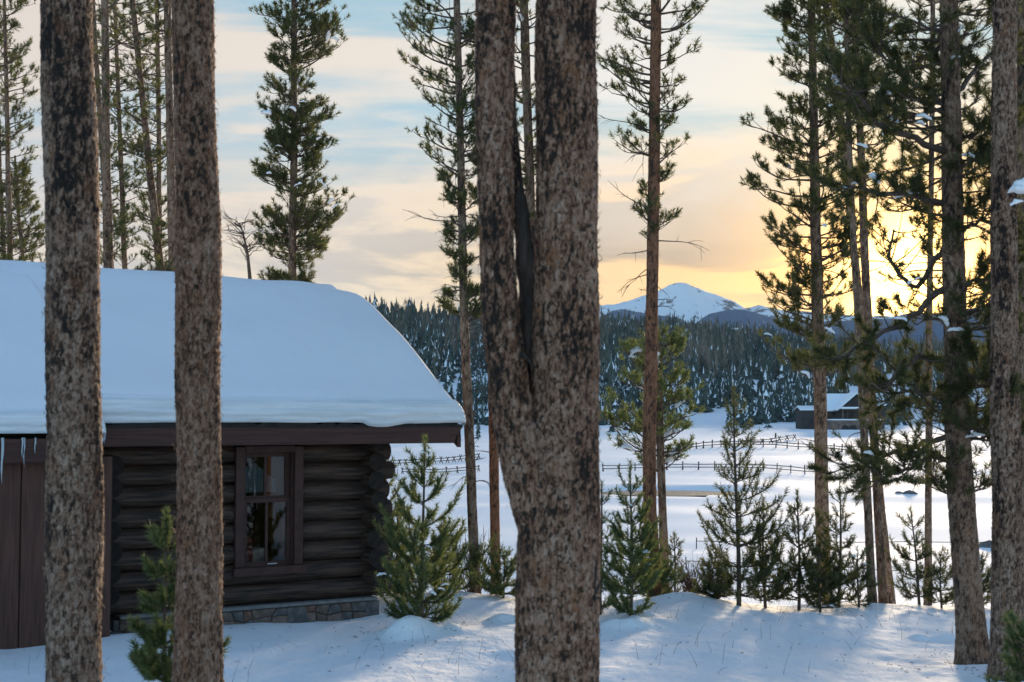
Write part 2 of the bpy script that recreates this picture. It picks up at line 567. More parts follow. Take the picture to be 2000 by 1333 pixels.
# ------------------------------------------------------------------ land
PROF_D = [-4000, -60, -12, 0, 6, 12, 15, 17, 18.3, 19.6, 21, 24, 28, 34, 42, 60, 110, 150, 200, 300, 362]
PROF_Z = [6, 2.6, 1.25, .78, .45, .14, .06, .04, 0.0, -.12, -.42, -1.35, -2.5, -3.7, -4.45, -4.6, -3.75, -2.75, -1.35, .35, 1.15]
_dd = np.concatenate([np.arange(-200, 60, .25), np.arange(60, 400, 2.0)])
_zz = np.interp(_dd, PROF_D, PROF_Z)
_k = np.hanning(9)
_k /= _k.sum()
_zz[20:-20] = np.convolve(_zz, _k, 'same')[20:-20]

# skyline of the wooded hill: photograph column -> (row of its ground, distance)
HX = [-900, 0, 600, 760, 930, 1180, 1330, 1450, 1560, 1700, 1850, 2000, 2900]
HY = [600, 605, 615, 634, 640, 648, 656, 668, 682, 690, 694, 690, 660]
HD = [620, 620, 640, 680, 720, 800, 820, 820, 820, 800, 780, 760, 700]
pc = W(1305, 963, 117)
POND = (pc[0], 117.0, 5.7, 4.3)
MOUNDS = []     # (x, y, height, radius)


def ground(x, y):
    x = np.asarray(x, float)
    y = np.asarray(y, float)
    shift = 7.0 * sstep(-1.6, -6.0, x) * sstep(80, 30, y) * sstep(2, 14, y)
    d = np.where(y > 14, 14 + (y - 14) * (1 - shift / 40.0), y)
    d = np.where(shift > 0, np.where(y > 16, np.maximum(16 + (y - 16 - shift), np.minimum(y, 16)), y), y)
    z = np.interp(d, _dd, _zz)
    # the brow is higher beside the cabin and round the leaning pine
    z = z + 0.17 * np.exp(-((x + 1.0) / 1.1) ** 2) * np.exp(-((y - 19.3) / 1.6) ** 2)
    z = z + 0.11 * np.exp(-((x - 2.35) / 0.75) ** 2) * np.exp(-((y - 18.9) / 1.3) ** 2)
    r = np.hypot(x, y)
    front = (y > 340)
    if np.any(front):
        yy = np.maximum(y, 1.0)
        u = 1000 + F * x / yy
        uc = np.clip(u, -900, 2900)
        hd = np.interp(uc, HX, HD)
        hz = EYE + (820 - np.interp(uc, HX, HY)) / F * hd
        t = np.clip((y - 362) / (hd - 362), 0, 1)
        rise = (1.15 + (hz - 1.15) * (0.80 * t + 0.20 * t * t)) + 3.0 * t * (1 - t) * fbm(x / 60, y / 60, 3, 5)
        back = hz - (hz + 12) * sstep(0, 500, y - hd)
        zh = np.where(y < hd, rise, back)
        z = np.where(y > 362, zh, z)
    # hollow along the cabin wall
    lx_ = (x + 1.86) * 0.835 + (y - 18.2) * 0.55
    ly_ = -(x + 1.86) * 0.55 + (y - 18.2) * 0.835
    z = z - 0.10 * np.exp(-((ly_ + 0.25) / 0.45) ** 2) * sstep(-4.5, -2.5, lx_) * sstep(0.9, 0.1, lx_)
    for (mx, my, h, rad) in MOUNDS:
        z = z + h * np.exp(-((x - mx) ** 2 + (y - my) ** 2) / rad ** 2)
    return z


def ground_detail(x, y):
    r = np.hypot(x, y)
    nearw = sstep(70, 24, r)
    z = 0.075 * fbm(x / 1.9, y / 2.6, 3, 11) * nearw
    z = z + 0.028 * fbm(x / 0.42 + .3 * y, y / 0.62, 3, 21) * nearw * sstep(-3.5, 2.5, x + 0.4 * (15 - y))
    z = z + 0.012 * fbm(x / 0.30, y / 0.42, 2, 41) * nearw
    mead = sstep(34, 60, r) * sstep(420, 330, r) * sstep(1.2, 3.2, ((x - POND[0]) / POND[2]) ** 2 + ((y - POND[1]) / POND[3]) ** 2)
    z = z + mead * (0.55 * fbm(x / 60, y / 26, 4, 31) + 0.10 * fbm(x / 9, y / 7, 3, 33))
    return z


# small pines: (px, base_row, top_row, depth, spread_px, kind, density, label)
SAPLINGS = [
    (828, 1228, 848, 15.9, 128, 'needles_fresh', 1.25, 'snow-dusted young pine in front of the cabin corner, its tip against the fascia'),
    (1232, 1222, 900, 16.4, 87, 'needles_fresh', 1.15, 'young pine just right of the big forked trunk'),
    (1437, 1195, 752, 18.0, 115, 'needles', 0.75, 'tallest open-branched young pine on the snowy brow'),
    (1493, 1195, 970, 18.3, 75, 'needles', 1.1, 'bushy young pine at the right foot of the tallest young pine'),
    (1560, 1198, 955, 18.2, 75, 'needles', 0.95, 'young pine with upswept arms left of the tall bare trunk'),
    (1643, 1192, 925, 18.6, 75, 'needles', 0.95, 'young pine with flat tiers right behind the tall bare trunk'),
    (1600, 1192, 1060, 17.9, 67, 'needles_dark', 1.3, 'low dark bushy pine at the foot of the tall bare trunk'),
    (1676, 1196, 1065, 18.3, 43, 'needles', 1.0, 'small thin pine just left of the twin trunks'),
    (1782, 1190, 988, 18.9, 70, 'needles', 0.95, 'slanting young pine left of the slender single trunk'),
    (1838, 1190, 1078, 18.9, 46, 'needles', 0.9, 'small pine right of the slender single trunk'),
    (1908, 1196, 1085, 18.6, 56, 'needles_dark', 1.1, 'young pine half hidden behind the leaning trunk at right'),
    (1318, 1172, 1042, 19.6, 41, 'needles', 0.9, 'little pine right of the reddish straight trunk'),
    (752, 1180, 868, 20.2, 73, 'needles_fresh', 1.0, 'sunlit young pine peeping out behind the log ends'),
    (868, 1176, 1010, 19.6, 85, 'needles_fresh', 1.3, 'bushy green pine between the snow-dusted pine and a grey trunk'),
    (985, 1172, 1070, 19.2, 73, 'needles_fresh', 1.2, 'low pine left of the forked trunk beside the red trunk'),
    (1176, 1205, 935, 17.2, 63, 'needles_fresh', 0.9, 'young pine mostly hidden behind the forked trunk'),
    (1272, 1180, 1040, 19.0, 73, 'needles_fresh', 1.2, 'bushy pine at the foot of the reddish straight trunk'),
    (775, 1186, 985, 19.4, 75, 'needles_fresh', 1.2, 'bushy pine behind the snow-dusted young pine'),
    (1385, 1186, 1100, 18.6, 56, 'needles', 1.1, 'low sprawling pine left of the tallest young pine'),
]
for (px, by, ty, d, sp, kd, de, lb) in SAPLINGS[:2]:
    b = W(px, by, d)
    MOUNDS.append((b[0] + 0.02, b[1] - 0.22, 0.07 if px < 1000 else 0.04, 0.26))
    MOUNDS.append((b[0] - 0.36, b[1] - 0.10, 0.06 if px < 1000 else 0.03, 0.18))


_rm = np.random.default_rng(19)
for (px, d, n, h) in ((770, 15.55, 4, .05), (838, 15.5, 4, .06), (885, 15.7, 4, .045), (960, 16.4, 4, .06), (1290, 16.6, 3, .06), (1200, 16.2, 4, .07), (480, 13.4, 1, .05), (1855, 15.5, 3, .06), (1340, 18.6, 4, .035)):
    for _q in range(n):
        MOUNDS.append(((px - 1000) / F * d + _rm.normal() * .22, d + _rm.normal() * .10, h * _rm.uniform(.4, 1.1), _rm.uniform(.09, .2)))

# wells round the trunks that stand on the brow
for (px, d) in ((1903, 13.5), (1968, 12.6), (1280, 19.2), (1300, 20.4), (1608, 18.6), (1726, 19.2), (1705, 19.0), (1813, 20.0), (930, 19.6), (968, 20.4)):
    MOUNDS.append(((px - 1000) / F * d, d, -.10, .22))
    MOUNDS.append(((px - 1000) / F * d + .05, d - .1, .05, .55))


def build_ground():
    front = np.radians(25)
    th = np.concatenate([np.linspace(-front, front, 400), np.linspace(front, 2 * np.pi - front, 60)[1:-1]])
    r = np.concatenate([np.array([0.05]), np.linspace(0.8, 12, 22)[:-1], np.arange(12, 22, .075), np.geomspace(22, 60, 60)[:-1],
                        np.geomspace(60, 400, 110)[:-1], np.geomspace(400, 1000, 45)[:-1], np.geomspace(1000, 9500, 24)])
    Rg, Tg = np.meshgrid(r, th, indexing='ij')
    X, Y = Rg * np.sin(Tg), Rg * np.cos(Tg)
    Z = ground(X, Y) + ground_detail(X, Y)
    # basin of the open water
    p = POND
    e = ((X - p[0]) / p[2]) ** 2 + ((Y - p[1]) / p[3]) ** 2
    zp = float(ground(p[0], p[1]))
    Z = Z + (zp - Z) * sstep(2.8, 1.25, e) - 0.30 * sstep(1.04, 0.94, e)
    n, m = Rg.shape
    idx = np.arange(n * m).reshape(n, m)
    nx = np.roll(idx, -1, axis=1)
    q = np.stack([idx[:-1], idx[1:], nx[1:], nx[:-1]], -1).reshape(-1, 4)
    me = mesh_np('snowy_ground', np.stack([X, Y, Z], -1).reshape(-1, 3), quads=q, mat=M['snow'])
    tag(obj('snowy_ground', me), 'open snow from the cabin down to the meadow', None, kind='structure')


def build_pond():
    z = float(ground(POND[0], POND[1])) - 0.035
    th = np.linspace(0, 2 * np.pi, 48, endpoint=False)
    V = [(POND[0], POND[1], z)] + [(POND[0] + math.cos(t) * POND[2] * 1.01, POND[1] + math.sin(t) * POND[3] * 1.01, z) for t in th]
    me = mesh_np('pond', np.array(V), tris=[(0, i + 1, (i + 1) % 48 + 1) for i in range(48)], mat=M['water'])
    tag(obj('pond', me), 'patch of open water in the snowy meadow, gold with sky', None, kind='structure')


def ridge_mesh(name, d, prof, thick, matn, base_row, rock=0.0, jag=4.0, seed=3, nx=560, ny=46, label=''):
    """a far range: crest follows prof [(px,row)], slopes fall towards the viewer and behind"""
    xs = np.linspace(prof[0][0], prof[-1][0], nx)
    rows = np.interp(xs, [p[0] for p in prof], [p[1] for p in prof])
    k = np.hanning(7); k /= k.sum()
    rows[6:-6] = np.convolve(rows, k, 'same')[6:-6]
    rows = rows + 1.2 * fbm(xs / 14.0, xs * 0 + seed, 3, seed) * (1 if rock else .5)
    zc = EYE + (820 - rows) / F * d
    zb = EYE + (820 - base_row) / F * (d - thick)
    t = np.linspace(-1, 1, ny)
    Tt, Xs = np.meshgrid(t, xs, indexing='ij')
    Zc = np.broadcast_to(zc, Tt.shape)
    X = (Xs - 1000) / F * d
    Y = d + Tt * thick
    fall = np.abs(Tt) ** 1.15
    Z = Zc + (zb - Zc) * fall
    amp = (d / F) * jag
    rid = np.abs(fbm(X / (amp * 14) + 0.6 * Y / (amp * 14), Y / (amp * 22), 5, seed)) - 0.25
    Z = Z + rid * amp * 3.0 * np.clip(1.0 - np.abs(np.abs(Tt) - 0.35) / 0.6, 0.12, 1) - amp * 0.35 * np.abs(fbm(X / (amp * 3), Y / (amp * 5), 3, seed + 9))
    idx = np.arange(nx * ny).reshape(ny, nx)
    q = np.stack([idx[:-1, :-1], idx[:-1, 1:], idx[1:, 1:], idx[1:, :-1]], -1).reshape(-1, 4)
    steep = np.abs(fbm(X / (amp * 10), Z / (amp * 8), 4, seed + 2)) * rock
    rk = np.full(Z.shape, -0.25)
    if rock:
        u = Xs
        rowz = 820 - (Z - EYE) / Y * F
        rk = -0.08 + 0.10 * np.exp(-((u - 1425) / 45) ** 2 - ((rowz - 592) / 12) ** 2) + 0.09 * sstep(5, 0, rowz - rows[None, :]) * sstep(1270, 1320, u) + 0.07 * sstep(1435, 1480, u) + 0.05 * np.exp(-((u - 1370) / 60) ** 2 - ((rowz - 608) / 10) ** 2)
    me = mesh_np(name, np.stack([X, Y, Z], -1).reshape(-1, 3), quads=q, mat=M[matn], attrs={'rock': rk.ravel()})
    return tag(obj(name, me), label, None, kind='structure')


def build_ranges():
    ridge_mesh('mountain_peak', 5200, [(700, 640), (900, 618), (1040, 612), (1130, 606), (1175, 596), (1205, 594), (1250, 582), (1290, 566), (1312, 553), (1322, 549), (1338, 551), (1352, 557), (1380, 568), (1410, 577), (1432, 584), (1450, 597), (1462, 599), (1478, 594), (1500, 599), (1540, 606), (1600, 612), (1700, 616), (1850, 612), (2000, 606), (2300, 620)],
               900, 'mountain', 700, rock=1.0, jag=5.0, seed=5, label='snow-covered peak on the horizon')
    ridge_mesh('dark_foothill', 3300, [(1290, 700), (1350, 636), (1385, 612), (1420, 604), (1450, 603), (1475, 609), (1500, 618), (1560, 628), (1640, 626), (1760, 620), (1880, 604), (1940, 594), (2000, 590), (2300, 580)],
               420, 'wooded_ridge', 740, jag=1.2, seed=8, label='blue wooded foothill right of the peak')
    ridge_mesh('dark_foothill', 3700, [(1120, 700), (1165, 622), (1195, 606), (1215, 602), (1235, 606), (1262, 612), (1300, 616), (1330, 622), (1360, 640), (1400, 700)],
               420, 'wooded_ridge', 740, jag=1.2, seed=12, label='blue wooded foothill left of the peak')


build_ground()
build_pond()
build_ranges()

# ------------------------------------------------------------------ log cabin
CAB_A = math.atan2(0.55, 0.835)
CU = np.array([math.cos(CAB_A), math.sin(CAB_A), 0])
CV = np.array([-math.sin(CAB_A), math.cos(CAB_A), 0])
_c = W(716, 1190, 18.2)
CAB = np.array([_c[0], _c[1], 0.0])


def cab_at(px, py, ly=0.0):
    """where the sight line of a photograph point meets the cabin's local plane y = ly -> (local x, z)"""
    o = np.array([0, 0, EYE])
    d = W(px, py, 10.0) - o
    rel = CAB + CV * ly - o
    t = rel.dot(CV) / d.dot(CV)
    p = o + d * t
    return float((p - CAB).dot(CU)), float(p[2])


def lathe_log(L, r, seed, n=14, k=14, bow=0.0):
    """a peeled log along x from 0 to L, slightly uneven"""
    rg = np.random.default_rng(seed)
    x = np.linspace(0, L, n)
    a = Acc()
    th = np.arange(k) / k * 2 * np.pi
    ph = rg.uniform(0, 9)
    rr = r * (1 + 0.035 * np.sin(x * 2.1 + ph) + 0.02 * rg.normal(size=n))
    rr[0] *= 0.93
    rr[-1] *= 0.93
    cy = 0.008 * np.sin(x * 1.3 + ph)
    V = np.stack([np.repeat(x, k), (cy[:, None] + rr[:, None] * np.cos(th)).ravel(), (rr[:, None] * np.sin(th) * 1.0).ravel()], -1)
    idx = np.arange(n * k).reshape(n, k)
    nx = np.roll(idx, -1, 1)
    q = np.stack([idx[:-1], nx[:-1], nx[1:], idx[1:]], -1).reshape(-1, 4)[:, ::-1]
    a.add(V, quads=q)
    for (r_, xx, fl) in ((0, 0.0, False), (n - 1, L, True)):
        ring = V[idx[r_]]
        Vc = np.vstack([ring, [[xx + (0.004 if fl else -0.004), cy[r_], 0]]])
        a.add(Vc, tris=[((i + 1) % k, i, k) if fl else (i, (i + 1) % k, k) for i in range(k)])
    # (caps keep their own vertices so the saw cut stays crisp)
    return a


def log_obj(me, root, **kw):
    o = obj('log', me, root, **kw)
    me.materials.append(M['endgrain'])
    mi = np.zeros(len(me.polygons), np.int32)
    mi[-28:] = 1
    me.polygons.foreach_set('material_index', mi)
    return o


def box_part(name, lo, hi, mat, parent, bev=0.006):
    c = [(lo[i] + hi[i]) / 2 for i in range(3)]
    h = [(hi[i] - lo[i]) / 2 for i in range(3)]
    bv = min(bev, min(h) * 0.45)
    V, Fq = [], []
    import bmesh
    bm = bmesh.new()
    bmesh.ops.create_cube(bm, size=1.0)
    for v in bm.verts:
        v.co = Vector((v.co.x * h[0] * 2, v.co.y * h[1] * 2, v.co.z * h[2] * 2))
    if bv > 0:
        bmesh.ops.bevel(bm, geom=bm.edges[:], offset=bv, segments=1, affect='EDGES')
    me = bpy.data.meshes.new(name)
    bm.to_mesh(me)
    bm.free()
    me.materials.append(M[mat])
    return obj(name, me, parent, loc=c)


def reflection_lump(name, c, size, mat, parent, rotz=0.0, label=None, cat=None):  # rounded body, added behind the glass in place of a reflection
    u = np.linspace(0, np.pi, 9)
    v = np.linspace(0, 2 * np.pi, 16, endpoint=False)
    Ug, Vg = np.meshgrid(u, v, indexing='ij')
    sg = lambda t, e: np.sign(t) * np.abs(t) ** e
    X = sg(np.sin(Ug), .6) * sg(np.cos(Vg), .5) * size[0] / 2
    Y = sg(np.sin(Ug), .6) * sg(np.sin(Vg), .5) * size[1] / 2
    Z = sg(np.cos(Ug), .8) * size[2] / 2
    idx = np.arange(9 * 16).reshape(9, 16)
    nx = np.roll(idx, -1, 1)
    q = np.stack([idx[:-1], idx[1:], nx[1:], nx[:-1]], -1).reshape(-1, 4)
    me = mesh_np(name, np.stack([X, Y, Z], -1).reshape(-1, 3), quads=q, mat=M[mat])
    return obj(name, me, parent, loc=c, rot=(0, 0, rotz))


def build_cabin():
    root = thing('log_cabin', 'dark brown log cabin with deep snow on its roof', 'cabin', CAB, CAB_A)
    RL = 0.125
    PITCHZ = 0.243
    Z0 = 0.17 + RL
    NLOG = 8
    xl = -3.38                                  # left crossing wall
    wl, wtop = cab_at(452, 873)
    wr, _ = cab_at(583, 873)
    _, wbot = cab_at(515, 1104)
    XE = cab_at(905, 835, -0.75)[0]             # right end of the eave
    # front wall: each log its own object, cut by the window
    for i in range(NLOG):
        z = Z0 + i * PITCHZ
        inwin = (z + RL > wbot + 0.03) and (z - RL < wtop - 0.03)
        spans = [(xl - 0.28, wl + 0.02), (wr - 0.02, 0.30 + 0.04 * math.sin(i * 2.3))] if inwin else [(xl - 0.28, 0.30 + 0.04 * math.sin(i * 2.3))]
        for j, (a, b) in enumerate(spans):
            me = lathe_log(b - a, RL, 100 + i * 3 + j, n=max(6, int((b - a) * 9))).mesh('log', M['log'])
            log_obj(me, root, loc=(a, 0, z))
    # gable wall and inner crossing wall: logs run back into depth, ends stick out past the front wall
    for xx, n in ((0.0, NLOG + 1), (xl, NLOG)):
        for i in range(n):
            z = Z0 + (i - 0.5) * PITCHZ if i else Z0 - PITCHZ * 0.36
            out = 0.30 + 0.05 * math.sin(i * 1.7 + xx)
            if i == 0:
                continue
            me = lathe_log(5.32 + out, RL * (1.0 + 0.05 * math.sin(i * 3.1)), 300 + i + int(-xx * 10), n=14).mesh('log', M['log'])
            log_obj(me, root, loc=(xx, -out, z), rot=(0, 0, math.pi / 2))
    # upper plate log under the eave
    me = lathe_log(0.45 - xl, 0.10, 77, n=24).mesh('log', M['log'])
    obj('log', me, root, loc=(xl, 0.02, Z0 + NLOG * PITCHZ - 0.03))
    # gable boards, back and end walls close the volume
    box_part('gable_wall', (-0.05, 0.1, 2.05), (0.05, 5.32, 2.35), 'brown_paint', root)
    me_acc = Acc()
    V = np.array([(-0.05, -0.15, 2.36), (0.05, -0.15, 2.36), (0.05, 5.47, 2.36), (-0.05, 5.47, 2.36), (-0.05, 2.66, 3.75), (0.05, 2.66, 3.75)])
    me_acc.add(V, quads=[(0, 3, 2, 1), (0, 1, 5, 4), (3, 4, 5, 2)], tris=[(0, 4, 3), (1, 2, 5)])
    obj('gable_wall', me_acc.mesh('gable_wall', M['brown_paint'], smooth=False), root)
    box_part('end_wall', (-9.1, 0.1, -0.2), (-9.0, 5.42, 2.3), 'brown_paint', root)
    # dark inner lining behind the logs, with the window opening left free
    box_part('lining', (-0.20, 0.20, 0.16), (-0.16, 5.2, 2.22), 'interior', root, 0)
    for (a, b, z0, z1) in ((xl + 0.2, wl + 0.09, 0.16, 2.22), (wr - 0.09, -0.2, 0.16, 2.22), (wl + 0.09, wr - 0.09, 0.16, wbot - 0.01), (wl + 0.09, wr - 0.09, wtop + .01, 2.22)):
        box_part('lining', (a + .001, 0.16, z0), (b - .001, 0.18, z1 - .001), 'interior', root, 0)
    box_part('back_wall', (-9.0, 5.2, 0.0), (0.0, 5.42, 2.3), 'brown_paint', root)
    box_part('floor_slab', (-9.0, 0.18, 0.0), (-0.12, 5.2, 0.16), 'interior', root)
    box_part('ceiling', (-9.0, 0.12, 2.22), (-0.14, 5.2, 2.28), 'interior', root)
    # stone footing
    capl = cab_at(250, 1180)[0]
    box_part('foundation_cap', (xl + 0.15, -0.19, 0.130), (0.06, 0.1, 0.172), 'concrete', root, 0.01)
    box_part('foundation_core', (xl + 0.1, -0.13, -0.6), (0.08, 0.1, 0.123), 'mortar', root, 0)
    rg = random.Random(5)
    xs_ = [xl + 0.15]
    while xs_[-1] < 0.02:
        xs_.append(xs_[-1] + rg.uniform(0.10, 0.26))
    xs_[-1] = 0.10
    zrow = [-0.42, -0.10, 0.012, 0.124]
    P = [[(x + (rg.uniform(-.045, .045) if 0 < i < len(xs_) - 1 else 0), z + (rg.uniform(-.035, .035) if 0 < j < 3 else 0)) for j, z in enumerate(zrow)] for i, x in enumerate(xs_)]
    for i in range(len(xs_) - 1):
        j = 0
        while j < 3:
            jj = j + 2 if (j < 2 and rg.random() < 0.4) else j + 1
            quad = [P[i][j], P[i + 1][j], P[i + 1][jj], P[i][jj]]
            cx, cz = sum(q[0] for q in quad) / 4, sum(q[1] for q in quad) / 4
            y0 = -0.155 - rg.uniform(0, 0.022)
            V = []
            for (f_, yy) in ((0.006, -0.11), (0.006, y0 + 0.012), (0.020, y0)):
                for (qx, qz) in quad:
                    L_ = math.hypot(qx - cx, qz - cz) + 1e-6
                    V.append(((qx - cx) * (1 - f_ / L_), yy + rg.uniform(-.004, .004), (qz - cz) * (1 - f_ / L_)))
            Fq = [(8, 9, 10, 11)] + [(a + 4 * r, (a + 1) % 4 + 4 * r, (a + 1) % 4 + 4 * r + 4, a + 4 * r + 4) for r in (0, 1) for a in range(4)]
            me = mesh_np('stone', np.array(V), quads=Fq, mat=M[rg.choice(['stone_a', 'stone_b', 'stone_c', 'stone_a', 'stone_b'])], smooth=False)
            obj('stone', me, root, loc=(cx, 0, cz))
            j = jj
    # a second, lower footing step at the left
    for i in range(3):
        box_part('stone', (xl - 0.05 + i * 0.2, -0.42, -0.5), (xl + 0.13 + i * 0.2, -0.24, 0.02 + 0.02 * i), ['stone_b', 'stone_a', 'stone_b'][i], root, 0.03)

    # window ---------------------------------------------------------------
    win = obj('window', None, root, loc=(wl, -0.115, wbot))
    win.empty_display_size = 0.2
    Wd, Hh = wr - wl, wtop - wbot
    J = 0.115                    # casing width
    box_part('casing', (0, -0.045, 0.0), (J, 0.02, Hh), 'frame_paint', win)
    box_part('casing', (Wd - J, -0.045, 0.0), (Wd, 0.02, Hh), 'frame_paint', win)
    box_part('casing', (J + .001, -0.05, Hh - 0.075), (Wd - J - .001, 0.02, Hh + 0.01), 'frame_paint', win)
    box_part('window_sill', (-0.03, -0.09, -0.105), (Wd + 0.03, 0.03, -0.002), 'frame_paint', win)
    # jamb sleeve runs through the wall
    box_part('jamb', (J - 0.012, 0.021, 0), (J + 0.016, 0.30, Hh - .077), 'frame_paint', win, 0.002)
    box_part('jamb', (Wd - J - 0.016, 0.021, 0), (Wd - J + 0.012, 0.30, Hh - .077), 'frame_paint', win, 0.002)
    a0, a1, b0, b1 = J + 0.016, Wd - J - 0.016, 0.0, Hh - 0.077
    S = 0.05
    mid = b0 + (b1 - b0) * 0.595
    for (z0, z1, yy, nm) in ((b0, mid, 0.05, 'lower_sash'), (mid - 0.02, b1, 0.10, 'upper_sash')):
        ac = Acc()
        ac.box((a0, yy, z0), (a0 + S, yy + 0.04, z1))
        ac.box((a1 - S, yy, z0), (a1, yy + 0.04, z1))
        ac.box((a0 + S + .001, yy + .001, z0 + .001), (a1 - S - .001, yy + 0.039, z0 + S))
        ac.box((a0 + S + .001, yy + .001, z1 - S), (a1 - S - .001, yy + 0.039, z1 - .001))
        ac.box(((a0 + a1) / 2 - 0.016, yy + .005, z0 + S + .001), ((a0 + a1) / 2 + 0.016, yy + 0.035, z1 - S - .001))
        obj(nm, ac.mesh(nm, M['frame_paint'], smooth=False), win)
        for (pa, pb) in ((a0 + S, (a0 + a1) / 2 - 0.016), ((a0 + a1) / 2 + 0.016, a1 - S)):
            g = Acc()
            g.add([(pa, yy + .02, z0 + S), (pb, yy + .02, z0 + S), (pb, yy + .02, z1 - S), (pa, yy + .02, z1 - S)], quads=[(0, 1, 2, 3)])
            obj('pane', g.mesh('pane', M['glass'], smooth=False), win)
    box_part('sash_lift', ((a0 + a1) / 2 + 0.01, 0.035, 0.012), ((a0 + a1) / 2 + 0.13, 0.049, 0.026), 'brass', win, 0.003)

    # eaves, fascia and roof ------------------------------------------------
    EY = -0.75
    ez = cab_at(700, 833, EY)[1]                # top of the fascia
    eb = ez - 0.215
    slope = math.tan(math.radians(29.4))
    RY = 2.66
    rz = ez + (RY - EY) * slope
    xL = -9.2
    xext = cab_at(204, 850, EY - 0.40)[0]       # right end of the lower bay at the left
    # fascia, its right end cut back below
    ac = Acc()
    x0 = xext - 0.4
    V = [(x0, EY, eb), (XE - 0.14, EY, eb), (XE - 0.10, EY, eb + 0.09), (XE, EY, ez), (x0, EY, ez)]
    V2 = [(x, y + 0.045, z) for (x, y, z) in V]
    ac.V.append(np.array(V + V2))
    ac.A.append(np.full(10, .5))
    ac.n = 10
    ac.Q.append(np.array([(i, (i + 5), (i + 1) % 5 + 5, (i + 1) % 5) for i in range(5)]))
    ac.T.append(np.array([(0, 1, 2), (0, 2, 3), (0, 3, 4), (5, 7, 6), (5, 8, 7), (5, 9, 8)]))
    obj('fascia', ac.mesh('fascia', M['brown_paint'], smooth=False), root)
    # ragged roofing edge peeping out between fascia and snow
    n = 130
    rgn = np.random.default_rng(4)
    xs = np.linspace(x0, XE - 0.02, n)
    up = ez + 0.022 + 0.032 * (np.repeat(rgn.random(n // 2 + 1), 2)[:n] > 0.25) * sstep(XE - 1.0, XE - 1.4, xs)
    V = np.concatenate([np.stack([xs, np.full(n, EY - 0.012), np.full(n, ez - 0.012)], -1), np.stack([xs, np.full(n, EY - 0.012), up], -1),
                        np.stack([xs, np.full(n, EY + 0.05), up], -1)])
    i = np.arange(n - 1)
    q = np.concatenate([np.stack([i, i + 1, i + 1 + n, i + n], -1), np.stack([i + n, i + 1 + n, i + 1 + 2 * n, i + 2 * n], -1)])
    obj('roof_edge', mesh_np('roof_edge', V, quads=q, mat=M['roof_felt'], smooth=False), root)
    # soffit boards and roof deck
    box_part('soffit', (x0, EY + 0.05, eb + 0.02), (XE - 0.12, -0.10, eb + 0.045), 'brown_paint', root)
    ac = Acc()
    t = 0.10
    V = [(xL, EY + .05, ez - .005), (XE - .01, EY + .05, ez - .005), (XE - .01, RY, rz), (xL, RY, rz), (XE - .01, 2 * RY - EY, ez - .005), (xL, 2 * RY - EY, ez - .005)]
    V = V + [(x, y, z - t) for (x, y, z) in V]
    ac.add(V, quads=[(0, 1, 2, 3), (3, 2, 4, 5), (7, 6, 9, 8), (8, 9, 11, 10), (1, 7, 8, 2), (2, 8, 10, 4), (6, 0, 3, 9), (9, 3, 5, 11), (0, 6, 7, 1), (5, 4, 10, 11)])
    obj('roof', ac.mesh('roof', M['roof_felt'], smooth=False), root)
    # barge board on the gable
    for sgn in (0, 1):
        y0, y1 = (EY + .05, RY) if sgn == 0 else (2 * RY - EY, RY)
        ac = Acc()
        V = [(XE - .06, y0, ez - .11), (XE - .005, y0, ez - .11), (XE - .005, y1, rz - .11), (XE - .06, y1, rz - .11)]
        V = V + [(x, y, z - 0.16) for (x, y, z) in V]
        ac.add(V, quads=[(0, 1, 2, 3), (4, 7, 6, 5), (0, 4, 5, 1), (1, 5, 6, 2), (2, 6, 7, 3), (3, 7, 4, 0)])
        obj('barge_board', ac.mesh('barge_board', M['brown_paint'], smooth=False), root)

    # snow blanket ----------------------------------------------------------
    def blanket(name, xa, xb, ey, ez_, T, Rend, endcap_left=False, seed=1, overhang=0.10, drop=None):
        nx = int((xb - xa) * 15)
        # denser columns by the rounded right end
        xs = np.concatenate([np.linspace(xa, xb - 0.9, nx), xb - 0.9 * (1 - np.sin(np.linspace(0, np.pi / 2, 40)[1:]))])
        # face of the eave (s from 0 to 1 upwards), then up the slope, then down the back
        face = np.linspace(0, 1, 22)
        ys = np.concatenate([np.linspace(0.0, 0.35, 14)[1:], np.linspace(0.35, RY - ey - 0.9, 40)[1:], np.linspace(RY - ey - 0.9, RY - ey, 16)[1:], np.linspace(RY - ey, 2 * (RY - ey) + 0.1, 24)[1:]])
        P, Ff = [], []
        nF, nS = len(face), len(ys)
        X = xs[:, None]
        e = np.clip((xb - X) / Rend, 0, 1)
        sc_ = np.sqrt(np.maximum(1 - (1 - e) ** 2.8, 0))
        wav = 0.035 * fbm(X * 0.9, X * 0 + seed, 3, seed) + 0.008 * fbm(X * 5, X * 0 + seed, 2, seed + 3)
        bot = ez_ + 0.048 + wav * 0.4 + (drop(X) if drop is not None else 0)
        topz = ez_ + T * (0.97 + 0.06 * fbm(X * 0.35, X * 0 + 3.3, 2, seed + 5)) * sc_
        fz = np.maximum(bot + (topz - bot) * face[None, :], bot * 0 + ez_ - 0.05)
        s = face[None, :]
        bulge = overhang * (np.sin(s * np.pi * 0.9) ** 0.7) * 0.6 + 0.008 * np.sin(s * 17 + 2 * fbm(X * .5, s * 2, 2, 9)) * sstep(1, .8, s) + 0.020 * fbm(X * 2.2, s * 4, 3, seed + 7)
        fy = ey - 0.03 - bulge * np.minimum(sc_ * 1.5, 1) + 0.055 * s ** 3
        yl = ys[None, :]
        ridge = RY - ey
        base = ez_ + slope * (ridge - np.abs(yl - ridge))
        # rounded crest
        endw = sstep(0.9, 0.0, xb - X)
        base = base - (0.26 + 0.03 * endw) * np.exp(-((yl - ridge) / (0.42 + 0.16 * endw)) ** 2)
